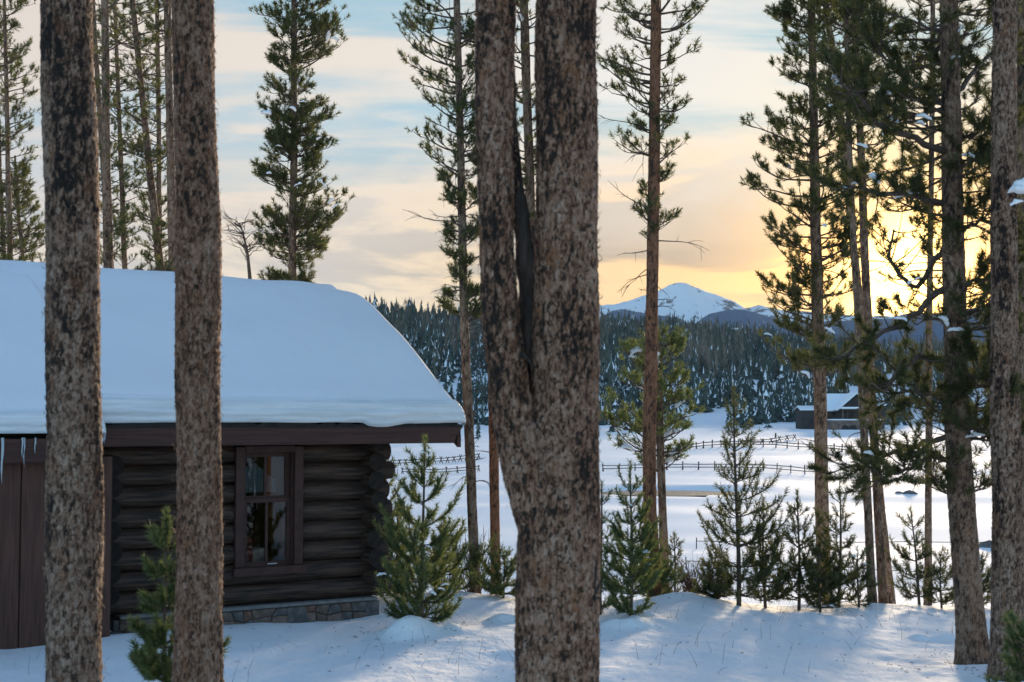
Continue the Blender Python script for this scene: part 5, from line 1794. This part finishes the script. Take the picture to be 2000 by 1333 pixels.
def build_forest():
    rg = np.random.default_rng(77)
    N = 90000
    u = rg.uniform(-250, 2350, N)
    hd = np.interp(u, HX, HD)
    q = rg.random(N) ** 0.75
    d = 322 + (hd + 45 - 322) * q
    x = (u - 1000) / F * d
    z = ground(x, d)
    row = 820 - (z - EYE) / d * F
    hrow = np.interp(u, HX, HY)
    rel = (row - hrow) / (832 - hrow)               # 0 on the crest, 1 at the meadow
    n1 = fbm(u / 60, row / 24, 3, 61)
    n2 = fbm(u / 170, row / 60, 3, 67)
    upper = np.where(u < 1000, 0.30, 0.46)
    dens = np.where(rel < upper, 1.0, 0.27 + 1.25 * n1 + 0.75 * n2)
    dens = np.where((rel > upper) & (u > 1640), dens - 0.18, dens)
    dens = np.where((rel > 0.70) & (u < 1600), dens + 0.20, dens)
    dens = np.where(d < 362, np.minimum(dens, 0.16 + 0.4 * n1), dens)
    dens = np.where((u > 1330) & (u < 1420) & (rel > .88), 0, dens)      # the opening where a track leaves the meadow
    for (cu, cr, wu, wr) in ((1322, 712, 16, 26), (1428, 722, 12, 22), (1480, 716, 14, 28), (880, 705, 40, 10), (845, 690, 30, 9), (1760, 700, 70, 34), (1740, 750, 60, 26), (1900, 715, 40, 40)):
        dens = dens - 0.9 * np.exp(-((u - cu) / wu) ** 2 - ((row - cr) / wr) ** 2)
    lod = (np.abs(u - 1660) < 75) & (d < 345)
    keep = (rg.random(N) < np.clip(dens, 0, 1) * np.where(rel < upper, .62, .30)) & ~lod
    u, d, x, z, rel, upper, n2 = (a[keep] for a in (u, d, x, z, rel, upper, n2))
    B = len(u)
    H = 7.2 * np.exp(rg.normal(0, .34, B))
    H = np.clip(H, 2.2, 15)
    H = np.where(rel > upper, H * (1.0 + 0.5 * n2), H)
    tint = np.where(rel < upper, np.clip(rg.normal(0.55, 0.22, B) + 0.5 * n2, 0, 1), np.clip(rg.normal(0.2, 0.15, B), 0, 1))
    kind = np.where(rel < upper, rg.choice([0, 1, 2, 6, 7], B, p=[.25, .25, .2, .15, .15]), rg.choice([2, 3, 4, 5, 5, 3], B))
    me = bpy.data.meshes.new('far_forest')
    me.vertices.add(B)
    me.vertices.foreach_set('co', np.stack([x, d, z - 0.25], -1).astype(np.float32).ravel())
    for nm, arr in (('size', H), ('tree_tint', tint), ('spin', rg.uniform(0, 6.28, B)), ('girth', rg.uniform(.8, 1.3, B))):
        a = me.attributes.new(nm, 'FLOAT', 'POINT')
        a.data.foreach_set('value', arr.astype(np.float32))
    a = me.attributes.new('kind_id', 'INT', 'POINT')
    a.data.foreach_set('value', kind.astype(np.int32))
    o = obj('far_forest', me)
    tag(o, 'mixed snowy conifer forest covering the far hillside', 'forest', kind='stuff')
    protos = [spruce_mesh(200 + i, R, sn, thin=th) for i, (R, sn, th) in enumerate(((.18, .01, .3), (.21, .02, .2), (.20, .05, .2), (.22, .13, .1), (.24, .18, 0.1), (.22, .10, 0.15)))] + [bare_mesh(220), bare_mesh(221)]
    ng = bpy.data.node_groups.new('forest_scatter', 'GeometryNodeTree')
    ng.interface.new_socket('Geometry', in_out='INPUT', socket_type='NodeSocketGeometry')
    ng.interface.new_socket('Geometry', in_out='OUTPUT', socket_type='NodeSocketGeometry')
    gi = ng.nodes.new('NodeGroupInput')
    go = ng.nodes.new('NodeGroupOutput')
    join = ng.nodes.new('GeometryNodeJoinGeometry')

    def named(nm, t='FLOAT'):
        n = ng.nodes.new('GeometryNodeInputNamedAttribute')
        n.data_type = t
        n.inputs['Name'].default_value = nm
        return n.outputs['Attribute']
    m2p = ng.nodes.new('GeometryNodeMeshToPoints')
    ng.links.new(gi.outputs[0], m2p.inputs['Mesh'])
    size, spin, girth, kid = named('size'), named('spin'), named('girth'), named('kind_id', 'INT')
    rot = ng.nodes.new('ShaderNodeCombineXYZ')
    ng.links.new(spin, rot.inputs[2])
    sx = ng.nodes.new('ShaderNodeMath')
    sx.operation = 'MULTIPLY'
    ng.links.new(size, sx.inputs[0])
    ng.links.new(girth, sx.inputs[1])
    scl = ng.nodes.new('ShaderNodeCombineXYZ')
    ng.links.new(sx.outputs[0], scl.inputs[0])
    ng.links.new(sx.outputs[0], scl.inputs[1])
    ng.links.new(size, scl.inputs[2])
    for i, pm in enumerate(protos):
        po = bpy.data.objects.new('spruce_pattern', pm)
        oi = ng.nodes.new('GeometryNodeObjectInfo')
        oi.inputs['Object'].default_value = po
        cmp_ = ng.nodes.new('FunctionNodeCompare')
        cmp_.data_type = 'INT'
        cmp_.operation = 'EQUAL'
        ints = [s_ for s_ in cmp_.inputs if s_.type == 'INT']
        ng.links.new(kid, ints[0])
        ints[1].default_value = i
        iop = ng.nodes.new('GeometryNodeInstanceOnPoints')
        ng.links.new(m2p.outputs[0], iop.inputs['Points'])
        ng.links.new(cmp_.outputs[0], iop.inputs['Selection'])
        ng.links.new(oi.outputs['Geometry'], iop.inputs['Instance'])
        ng.links.new(rot.outputs[0], iop.inputs['Rotation'])
        ng.links.new(scl.outputs[0], iop.inputs['Scale'])
        ng.links.new(iop.outputs[0], join.inputs[0])
    ng.links.new(join.outputs[0], go.inputs[0])
    md = o.modifiers.new('trees', 'NODES')
    md.node_group = ng

    # trees that stand out singly: along the meadow edge and above the skyline
    singles = []
    for i in range(5):
        ac = Acc()
        ac.tubes(np.array([[[0, 0, -.05], [0, 0, .5]]]), np.array([[.018, .008]]), 5)
        singles.append((spruce_mesh(240 + i, 0.18 + .015 * i, 0.10 + .05 * (i % 3), tiers=12, k=9), ac.mesh('trunk', M['twig'])))

    def single(px, row, h_px, label, group, dmin=20.0, d=None):
        if d is None:
            p = ground_hit(px, row, dmin)
        else:
            x_ = (px - 1000) / F * d
            p = np.array([x_, d, float(ground(x_, d))])
        h = h_px * p[1] / F
        t = thing('spruce_tree', label, 'tree', p, rg.uniform(0, 6), group)
        c, tr = singles[int(rg.integers(0, 5))]
        obj('crown', c, t, scale=(h * rg.uniform(.85, 1.2), h * rg.uniform(.85, 1.2), h))
        obj('trunk', tr, t, scale=(h, h, h))
    for px in list(range(1190, 1330, 14)) + list(range(1420, 1540, 15)) + list(range(770, 940, 21)):
        single(px + rg.uniform(-5, 5), 834 + rg.uniform(-7, 6) + (28 if px < 960 else (6 if px < 1400 else -2)), rg.uniform(30, 62),
               'small snowy spruce in the row along the far edge of the meadow', 'spruces along the far meadow edge')
    for (px, hp) in ((731, 66), (742, 40), (754, 50), (765, 36), (784, 42), (799, 62), (817, 30), (868, 34), (884, 38)):
        single(px, 0, hp, 'pointed spruce rising above the wooded skyline right of the snowy roof', 'spruces on the skyline by the roof', d=float(np.interp(px, HX, HD)) - 8)
    for (px, hp) in ((1190, 40), (1205, 34), (1228, 44), (1340, 34), (1362, 30), (1402, 32), (1430, 34), (1463, 38), (1502, 30)):
        single(px, 0, hp, 'spruce rising above the wooded skyline under the snowy peak', 'spruces on the skyline under the peak', d=float(np.interp(px, HX, HD)) - 8)
    for (px, hp) in ((1540, 46), (1549, 38), (1572, 34), (1583, 40)):
        single(px, 826, hp, 'small snowy spruce by the dark shed at the end of the lodge', 'spruces by the shed')
    for (px, row, hp) in ((1880, 800, 60), (1898, 790, 48), (1925, 796, 44), (1795, 790, 90), (1770, 735, 44), (1720, 742, 52), (1700, 760, 56), (1690, 700, 40), (1838, 760, 50), (1655, 742, 50), (1598, 812, 44), (1690, 806, 40), (1745, 800, 46)):
        single(px, row, hp, 'dark spruce on the open snowy slope behind the lodge', 'spruces on the slope behind the lodge')


def rail_fence(label, pts, post_h, step, rails=2, rr=0.05, buck=True, sag=0.0):
    P = np.array([ground_hit(px, py) for (px, py) in pts])
    seg = np.linalg.norm(np.diff(P, axis=0), axis=1)
    s = np.concatenate([[0], np.cumsum(seg)])
    n = max(2, int(s[-1] / step) + 1)
    t = np.linspace(0, s[-1], n)
    Q = np.stack([np.interp(t, s, P[:, j]) for j in range(3)], -1)
    Q[:, 2] = ground(Q[:, 0], Q[:, 1]) + ground_detail(Q[:, 0], Q[:, 1])
    base = Q[0].copy()
    root = thing('rail_fence', label, 'fence', base)
    along = P[-1] - P[0]
    ang = math.atan2(along[1], along[0])
    ac = Acc()
    h = post_h
    if buck:
        ac.tubes(np.array([[[0, -.45 * h, -.2], [0, .22 * h, h]], [[0, .45 * h, -.2], [0, -.22 * h, h]]]), rr * 1.15, 5)
    else:
        ac.tubes(np.array([[[0, 0, -.3], [0, 0, h]]]), rr * 1.5, 6)
    pm = ac.mesh('post', M['fence_wood'])
    rg = np.random.default_rng(int(abs(base[0] * 100)) + 3)
    for i in range(n):
        o = obj('post', pm, root, loc=tuple(Q[i] - base), rot=(0, rg.uniform(-.08, .08), ang + rg.uniform(-.12, .12)), scale=(1, 1, rg.uniform(.88, 1.12)))
    for i in range(n - 1):
        for r in range(rails):
            z = h * (0.74 - 0.38 * r)
            a, b = Q[i].copy(), Q[i + 1].copy()
            a[2] += z * rg.uniform(.95, 1.05)
            b[2] += z * rg.uniform(.95, 1.05)
            m_ = (a + b) / 2
            m_[2] -= sag
            ac = Acc()
            ac.tubes(np.array([[a - base, m_ - base, b - base]]), rr, 5)
            obj('rail', ac.mesh('rail', M['fence_wood']), root)


def build_fences():
    rail_fence('buck rail fence crossing the far meadow below the forest edge', [(1292, 884), (1374, 878), (1445, 875), (1520, 876), (1593, 879), (1660, 884)], 0.95, 1.7, rr=0.06)
    rail_fence('short buck rail fence branching off up to the right in the far meadow', [(1448, 873), (1500, 868), (1552, 862)], 0.9, 4.5, rr=0.06)
    rail_fence('buck rail fence in the middle of the meadow behind the open water', [(1178, 921), (1366, 919), (1485, 921), (1600, 927)], 0.80, 1.6, rr=0.045)
    rail_fence('upper buck rail fence seen under the cabin eave', [(745, 915), (785, 911), (859, 906), (935, 900)], 0.75, 1.15, rr=0.045)
    rail_fence('lower buck rail fence seen under the cabin eave', [(786, 929), (850, 930), (880, 928), (935, 924)], 0.65, 1.5, rr=0.04)
    rail_fence('single rail fence across the near meadow behind the young pines', [(1360, 1070), (1560, 1071), (1760, 1072), (1990, 1074)], 0.55, 4.4, rails=1, rr=0.020, buck=False, sag=0.04)
    rail_fence('nearest low rail fence at the foot of the slope', [(1340, 1112), (1500, 1118), (1700, 1130), (1990, 1146)], 0.55, 3.6, rails=1, rr=0.017, buck=False, sag=0.04)
    for (px, py, h, lb) in ((776, 931, 13, 'lone thin post in the meadow left of the lower fence'), (809, 986, 20, 'lone thin stake in the meadow behind the snow-dusted pine'),
                            (1515, 856, 9, 'lone dark post standing in the far meadow')):
        p = ground_hit(px, py)
        ac = Acc()
        hh = h * p[1] / F
        ac.tubes(np.array([[[0, 0, -.2], [0.01, 0, hh * .6], [0, 0, hh]]]), np.array([[.5, .5, .42]]) * 2.4 * p[1] / F * (1.6 if px == 1515 else .6), 6)
        ac.tubes(np.array([[[0, 0, hh], [0, 0, hh * 1.12]]]), np.array([[.5, .12]]) * 2.6 * p[1] / F * (1.7 if px == 1515 else .6), 6)
        o = obj('meadow_post', ac.mesh('meadow_post', M['fence_wood']), loc=tuple(p))
        tag(o, lb, 'post')


def gable_house(root, name_prefix, x0, x1, y0, y1, zb, ze, zr, over, snow_t, wall_mat, axis='x'):
    """walls, roof and roof snow of a small building in its local frame; ridge along x"""
    ac = Acc()
    ym = (y0 + y1) / 2
    V = [(x0, y0, zb), (x1, y0, zb), (x1, y1, zb), (x0, y1, zb), (x0, y0, ze), (x1, y0, ze), (x1, y1, ze), (x0, y1, ze), (x0, ym, zr), (x1, ym, zr)]
    if axis == 'y':
        xm = (x0 + x1) / 2
        V[8], V[9] = (xm, y0, zr), (xm, y1, zr)
        ac.add(V, quads=[(0, 1, 5, 4), (1, 2, 6, 5), (2, 3, 7, 6), (3, 0, 4, 7)], tris=[(4, 5, 8), (6, 7, 9)])
    else:
        ac.add(V, quads=[(0, 1, 5, 4), (1, 2, 6, 5), (2, 3, 7, 6), (3, 0, 4, 7)], tris=[(5, 6, 9), (7, 4, 8)])
    obj('wall', ac.mesh('wall', M[wall_mat], smooth=False), root)

    def slab(nm, off, t, mat, ov, rnd):
        ac = Acc()
        if axis == 'x':
            sl = (zr - ze) / (ym - y0)
            pr = [(y0 - ov, ze - sl * ov), (ym, zr), (y1 + ov, ze - sl * ov)]
            A = [(x0 - ov, y, z + off) for y, z in pr] + [(x1 + ov, y, z + off) for y, z in pr]
        else:
            xm = (x0 + x1) / 2
            sl = (zr - ze) / (xm - x0)
            pr = [(x0 - ov, ze - sl * ov), (xm, zr), (x1 + ov, ze - sl * ov)]
            A = [(x, y0 - ov, z + off) for x, z in pr] + [(x, y1 + ov, z + off) for x, z in pr]
        Bv = [(x, y, z + t) for x, y, z in A]
        ac.add(A + Bv, quads=[(0, 3, 4, 1), (1, 4, 5, 2), (6, 7, 10, 9), (7, 8, 11, 10), (0, 1, 7, 6), (1, 2, 8, 7), (3, 9, 10, 4), (4, 10, 11, 5), (0, 6, 9, 3), (2, 5, 11, 8)])
        o = obj(nm, ac.mesh(nm, M[mat], smooth=False), root)
        if rnd:
            b = o.modifiers.new('soft', 'BEVEL')
            b.width = rnd
            b.segments = 3
        return o
    slab('roof', 0.02, 0.16, 'lodge_wall', over, 0)
    slab('roof_snow', 0.20, snow_t, 'roof_snow', over * 0.94, snow_t * 0.4)


def build_lodge():
    d = 306.0
    s = d / F

    def lx(zx):
        return (1540 + zx / 4.762 - 1640) * s
    gx = (1640 - 1000) / F * d
    gz = float(ground(gx, d))
    row0 = 820 - (gz - EYE) / d * F

    def lz(zy):
        return (row0 - (740 + zy / 4.762)) * s + (0.0)
    off = (740 + 470 / 4.762) - row0           # base row of the stone terrace
    lzz = lambda zy: ((740 + 470 / 4.762) - (740 + zy / 4.762)) * s
    root = thing('lodge', 'large dark timber lodge with snowy gables across the meadow', 'building', (gx, d, gz))
    gable_house(root, '', lx(375), lx(720), 5, 12, -1.0, lzz(300), lzz(165), 0.5, 0.55, 'lodge_wall')
    gable_house(root, '', lx(480), lx(790), 0.5, 7.0, -1.0, lzz(290), lzz(155), 0.6, 0.45, 'lodge_wall', axis='y')
    gable_house(root, '', lx(800), lx(945), 5, 12, -1.0, lzz(255), lzz(160), 0.4, 0.5, 'lodge_wall')
    gable_house(root, '', lx(165), lx(372), 6, 12, -1.0, lzz(305), lzz(275), 0.3, 0.35, 'lodge_wall')
    # porch roof with its snow, windows, terrace
    box_part('porch_roof', (lx(470), -2.2, lzz(298)), (lx(650), 0.4, lzz(288)), 'lodge_wall', root)
    box_part('porch_snow', (lx(474), -2.1, lzz(287)), (lx(646), 0.38, lzz(268)), 'roof_snow', root, 0.15)
    for i in range(6):
        a = lx(505 + i * 21)
        box_part('window', (a, 0.36, lzz(362)), (a + 0.40, 0.47, lzz(312)), 'lodge_dark', root, 0)
    for i in range(4):
        a = lx(830 + i * 28)
        box_part('window', (a, 4.86, lzz(282)), (a + 0.45, 4.97, lzz(262)), 'lodge_dark', root, 0)
    for i in range(3):
        a = lx(390 + i * 26)
        box_part('window', (a, 4.86, lzz(345)), (a + 0.42, 4.97, lzz(320)), 'lodge_dark', root, 0)
    for px_ in (478, 520, 600, 645):
        box_part('porch_post', (lx(px_), -2.1, lzz(380)), (lx(px_) + .18, -1.9, lzz(299)), 'lodge_stone' if px_ in (478, 645) else 'lodge_wall', root, 0)
    box_part('terrace', (lx(362), -4.0, -0.6), (lx(830), 0.3, lzz(392)), 'lodge_stone', root, 0.05)
    box_part('terrace_snow', (lx(360), -4.1, lzz(391)), (lx(832), 0.35, lzz(380)), 'roof_snow', root, 0.1)
    for px_ in (445, 515, 610, 690):
        ac = Acc()
        w = 3.2
        a0 = lx(px_)
        th = np.linspace(0, np.pi, 9)
        V = [(a0 + .9 + .8 * math.cos(t), -4.03, 0.25 + 0.55 * math.sin(t)) for t in th] + [(a0 + .1, -4.03, -.4), (a0 + 1.7, -4.03, -.4)]
        c = len(V)
        V.append((a0 + .9, -4.03, 0.1))
        ac.add(V, tris=[(i, i + 1, c) for i in range(10)] + [(10, 0, c)])
        obj('arch', ac.mesh('arch', M['lodge_dark'], smooth=False), root)
    box_part('chimney', (lx(425), 8.0, lzz(200)), (lx(448), 8.8, lzz(150)), 'lodge_stone', root, 0.04)

    def small(px, row, label, w_px, h_px, wall='lodge_wall', nm='house', rot=0.0, depth=None, fy=6.0, roof_frac=.6, dd=None):
        p = ground_hit(px, row) if dd is None else np.array([(px - 1000) / F * dd, dd, float(ground((px - 1000) / F * dd, dd))])
        k = p[1] / F
        r = thing(nm, label, 'building', p, rot)
        w, h = w_px * k / 2, h_px * k
        gable_house(r, '', -w, w, 0, fy, -1.5, h * (1 - roof_frac), h, 0.35, h * 0.10, wall)
        for i in range(3):
            a = -w * .7 + i * w * .5
            box_part('window', (a, -0.06, h * (1 - roof_frac) * .25), (a + w * .22, 0.06, h * (1 - roof_frac) * .85), 'lodge_dark', r, 0)
        return r
    small(1915, 806, 'smaller reddish cabin with smooth snowy roof between the right trunks', 46, 26, 'lodge_stone')
    small(1556, 812, 'dark shed at the left end of the lodge', 18, 15, 'lodge_dark', 'shed')
    small(1463, 672, 'tiny far house with a white roof amid the wooded slope', 16, 9, 'lodge_wall', 'house')
    small(1442, 0, 'tiny far house on the wooded skyline under the peak', 20, 26, 'lodge_wall', 'house', dd=812.0)


def build_small_things():
    rg = np.random.default_rng(9)
    # dry grass stems poking through the crust
    ac = Acc()
    n = 260
    d = rg.uniform(12.5, 19, n)
    u = rg.uniform(-100, 2100, n)
    x = (u - 1000) / F * d
    z = ground(x, d) + ground_detail(x, d)
    ok = ~((u < 740) & (d > 15.0))
    x, d, z = x[ok], d[ok], z[ok]
    n = len(x)
    h = rg.uniform(.05, .26, n)
    lean = rg.normal(size=(n, 2)) * .45
    s = np.linspace(0, 1, 5)
    P = np.stack([x[:, None] + lean[:, :1] * h[:, None] * s ** 1.6, d[:, None] + lean[:, 1:] * h[:, None] * s ** 1.6, z[:, None] - .03 + h[:, None] * s * np.where(rg.random((n, 1)) < .25, 1 - .55 * s, 1)], -1)
    ac.tubes(P, np.linspace(.0022, .0010, 5)[None] * np.ones((n, 1)), 3)
    tag(obj('dry_grass', ac.mesh('dry_grass', M['dry_grass'])), 'thin dry grass stems poking out of the snow', 'grass', kind='stuff')

    # bits of bark and fallen needles round the trunks
    V, T = [], []
    for (px, dd, n, sp) in ((1903, 13.5, 90, .5), (1968, 12.9, 60, .5), (1280, 18.9, 50, .5), (1605, 18.2, 60, .6), (1715, 18.7, 60, .6), (828, 15.7, 50, .6), (930, 19.3, 40, .5), (1100, 14.0, 60, 1.5), (1500, 15.5, 60, 2.5), (700, 15.0, 40, 1.5)):
        cx = (px - 1000) / F * dd
        for q in range(n):
            x_, y_ = cx + rg.normal() * sp, dd + rg.normal() * sp * .8
            z_ = float(ground(x_, y_) + ground_detail(x_, y_)) + .004
            a, l, w_ = rg.uniform(0, 6.28), rg.uniform(.008, .03), rg.uniform(.003, .009)
            c_, s_ = math.cos(a), math.sin(a)
            i0 = len(V)
            V += [(x_ - c_ * l, y_ - s_ * l, z_), (x_ + s_ * w_, y_ - c_ * w_, z_ + .004), (x_ + c_ * l, y_ + s_ * l, z_), (x_ - s_ * w_, y_ + c_ * w_, z_ + .006)]
            T += [(i0, i0 + 1, i0 + 2), (i0, i0 + 2, i0 + 3)]
    tag(obj('bark_litter', mesh_np('bark_litter', np.array(V), tris=T, mat=M['twig'], smooth=False)), 'dark bark flakes and fallen needles scattered on the snow', 'litter', kind='stuff')

    # leafless shrubs
    for i, (px, row, dd, hpx, wpx, lb) in enumerate(((1352, 1165, 19.4, 78, 30, 'leafless reddish shrub beside the snow hump on the brow'), (1395, 1190, 18.6, 66, 30, 'small leafless shrub under the tallest young pine'),
                                                     (925, 1165, 20.2, 150, 60, 'leafless shrub tangled round the grey trunk by the roof end'))):
        b = W(px, row, dd)
        g = float(ground(b[0], b[1]))
        base = np.array([b[0], b[1], g])
        r = thing('shrub', lb, 'shrub', base)
        k = dd / F
        n = 46
        az = rg.uniform(0, 6.28, n)
        ln = hpx * k * rg.uniform(.5, 1, n)
        sp = wpx * k * rg.uniform(.2, 1.1, n)
        s = np.linspace(0, 1, 6)
        P = np.stack([np.cos(az)[:, None] * sp[:, None] * s ** .8, np.sin(az)[:, None] * sp[:, None] * s ** .8, -.05 + ln[:, None] * s], -1) + rg.normal(size=(n, 6, 3)) * .012
        ac = Acc()
        ac.tubes(P, np.linspace(.006, .002, 6)[None] * np.ones((n, 1)), 4)
        ids = np.repeat(np.arange(n), 4)
        tb, tt = interp_path(P[ids], rg.uniform(.3, .95, (len(ids), 1)))
        dr = tt[:, 0] + rg.normal(size=(len(ids), 3)) * .55
        T2 = tb[:, 0][:, None] + dr[:, None] * (rg.uniform(.05, .18, (len(ids), 1)) * np.linspace(0, 1, 3)[None])[..., None]
        ac.tubes(T2, np.linspace(.003, .0015, 3)[None] * np.ones((len(T2), 1)), 3)
        tag(obj('stems', ac.mesh('stems', M['shrub_twig']), r), kind='stuff')
    # two dark stones in the meadow
    for (px, row, sz, lb) in ((1778, 968, .55, 'dark boulder poking out of the meadow snow, larger of two'), (1757, 967, .35, 'dark boulder poking out of the meadow snow, smaller of two'), (1932, 1068, .42, 'snow-capped boulder in the near meadow at right')):
        p = ground_hit(px, row)
        nu, nv = 7, 10
        Ug, Vg = np.meshgrid(np.linspace(0, np.pi, nu), np.linspace(0, 2 * np.pi, nv, endpoint=False), indexing='ij')
        rr = sz * (1 + .35 * fbm(np.cos(Vg) * 2 + px, np.sin(Vg) * 2 + Ug, 2, 3))
        V = np.stack([np.sin(Ug) * np.cos(Vg) * rr * 1.3, np.sin(Ug) * np.sin(Vg) * rr, np.cos(Ug) * rr * .7], -1).reshape(-1, 3)
        idx = np.arange(nu * nv).reshape(nu, nv)
        nx = np.roll(idx, -1, 1)
        me = mesh_np('boulder', V, quads=np.stack([idx[:-1], idx[1:], nx[1:], nx[:-1]], -1).reshape(-1, 4), mat=M['stone_b'])
        tag(obj('boulder', me, loc=tuple(p)), lb, 'boulder')


def build_haze():
    ac = Acc()
    ac.box((-9600, -9600, -16), (9600, 9600, 560))
    m = bpy.data.materials.new('haze')
    m.use_nodes = True
    k = NT(m.node_tree)
    out = k.n('ShaderNodeOutputMaterial')
    v = k.n('ShaderNodeVolumePrincipled')
    v.inputs['Color'].default_value = (0.55, 0.75, 1.0, 1)
    v.inputs['Density'].default_value = HAZE
    v.inputs['Anisotropy'].default_value = 0.0
    k.put(out.inputs['Volume'], v.outputs[0])
    tag(obj('haze', ac.mesh('haze', m, smooth=False)), 'thin evening haze over the valley', None, kind='stuff')


HAZE = 0.000035
build_forest()
build_fences()
build_lodge()
build_small_things()
if HAZE:
    build_haze()
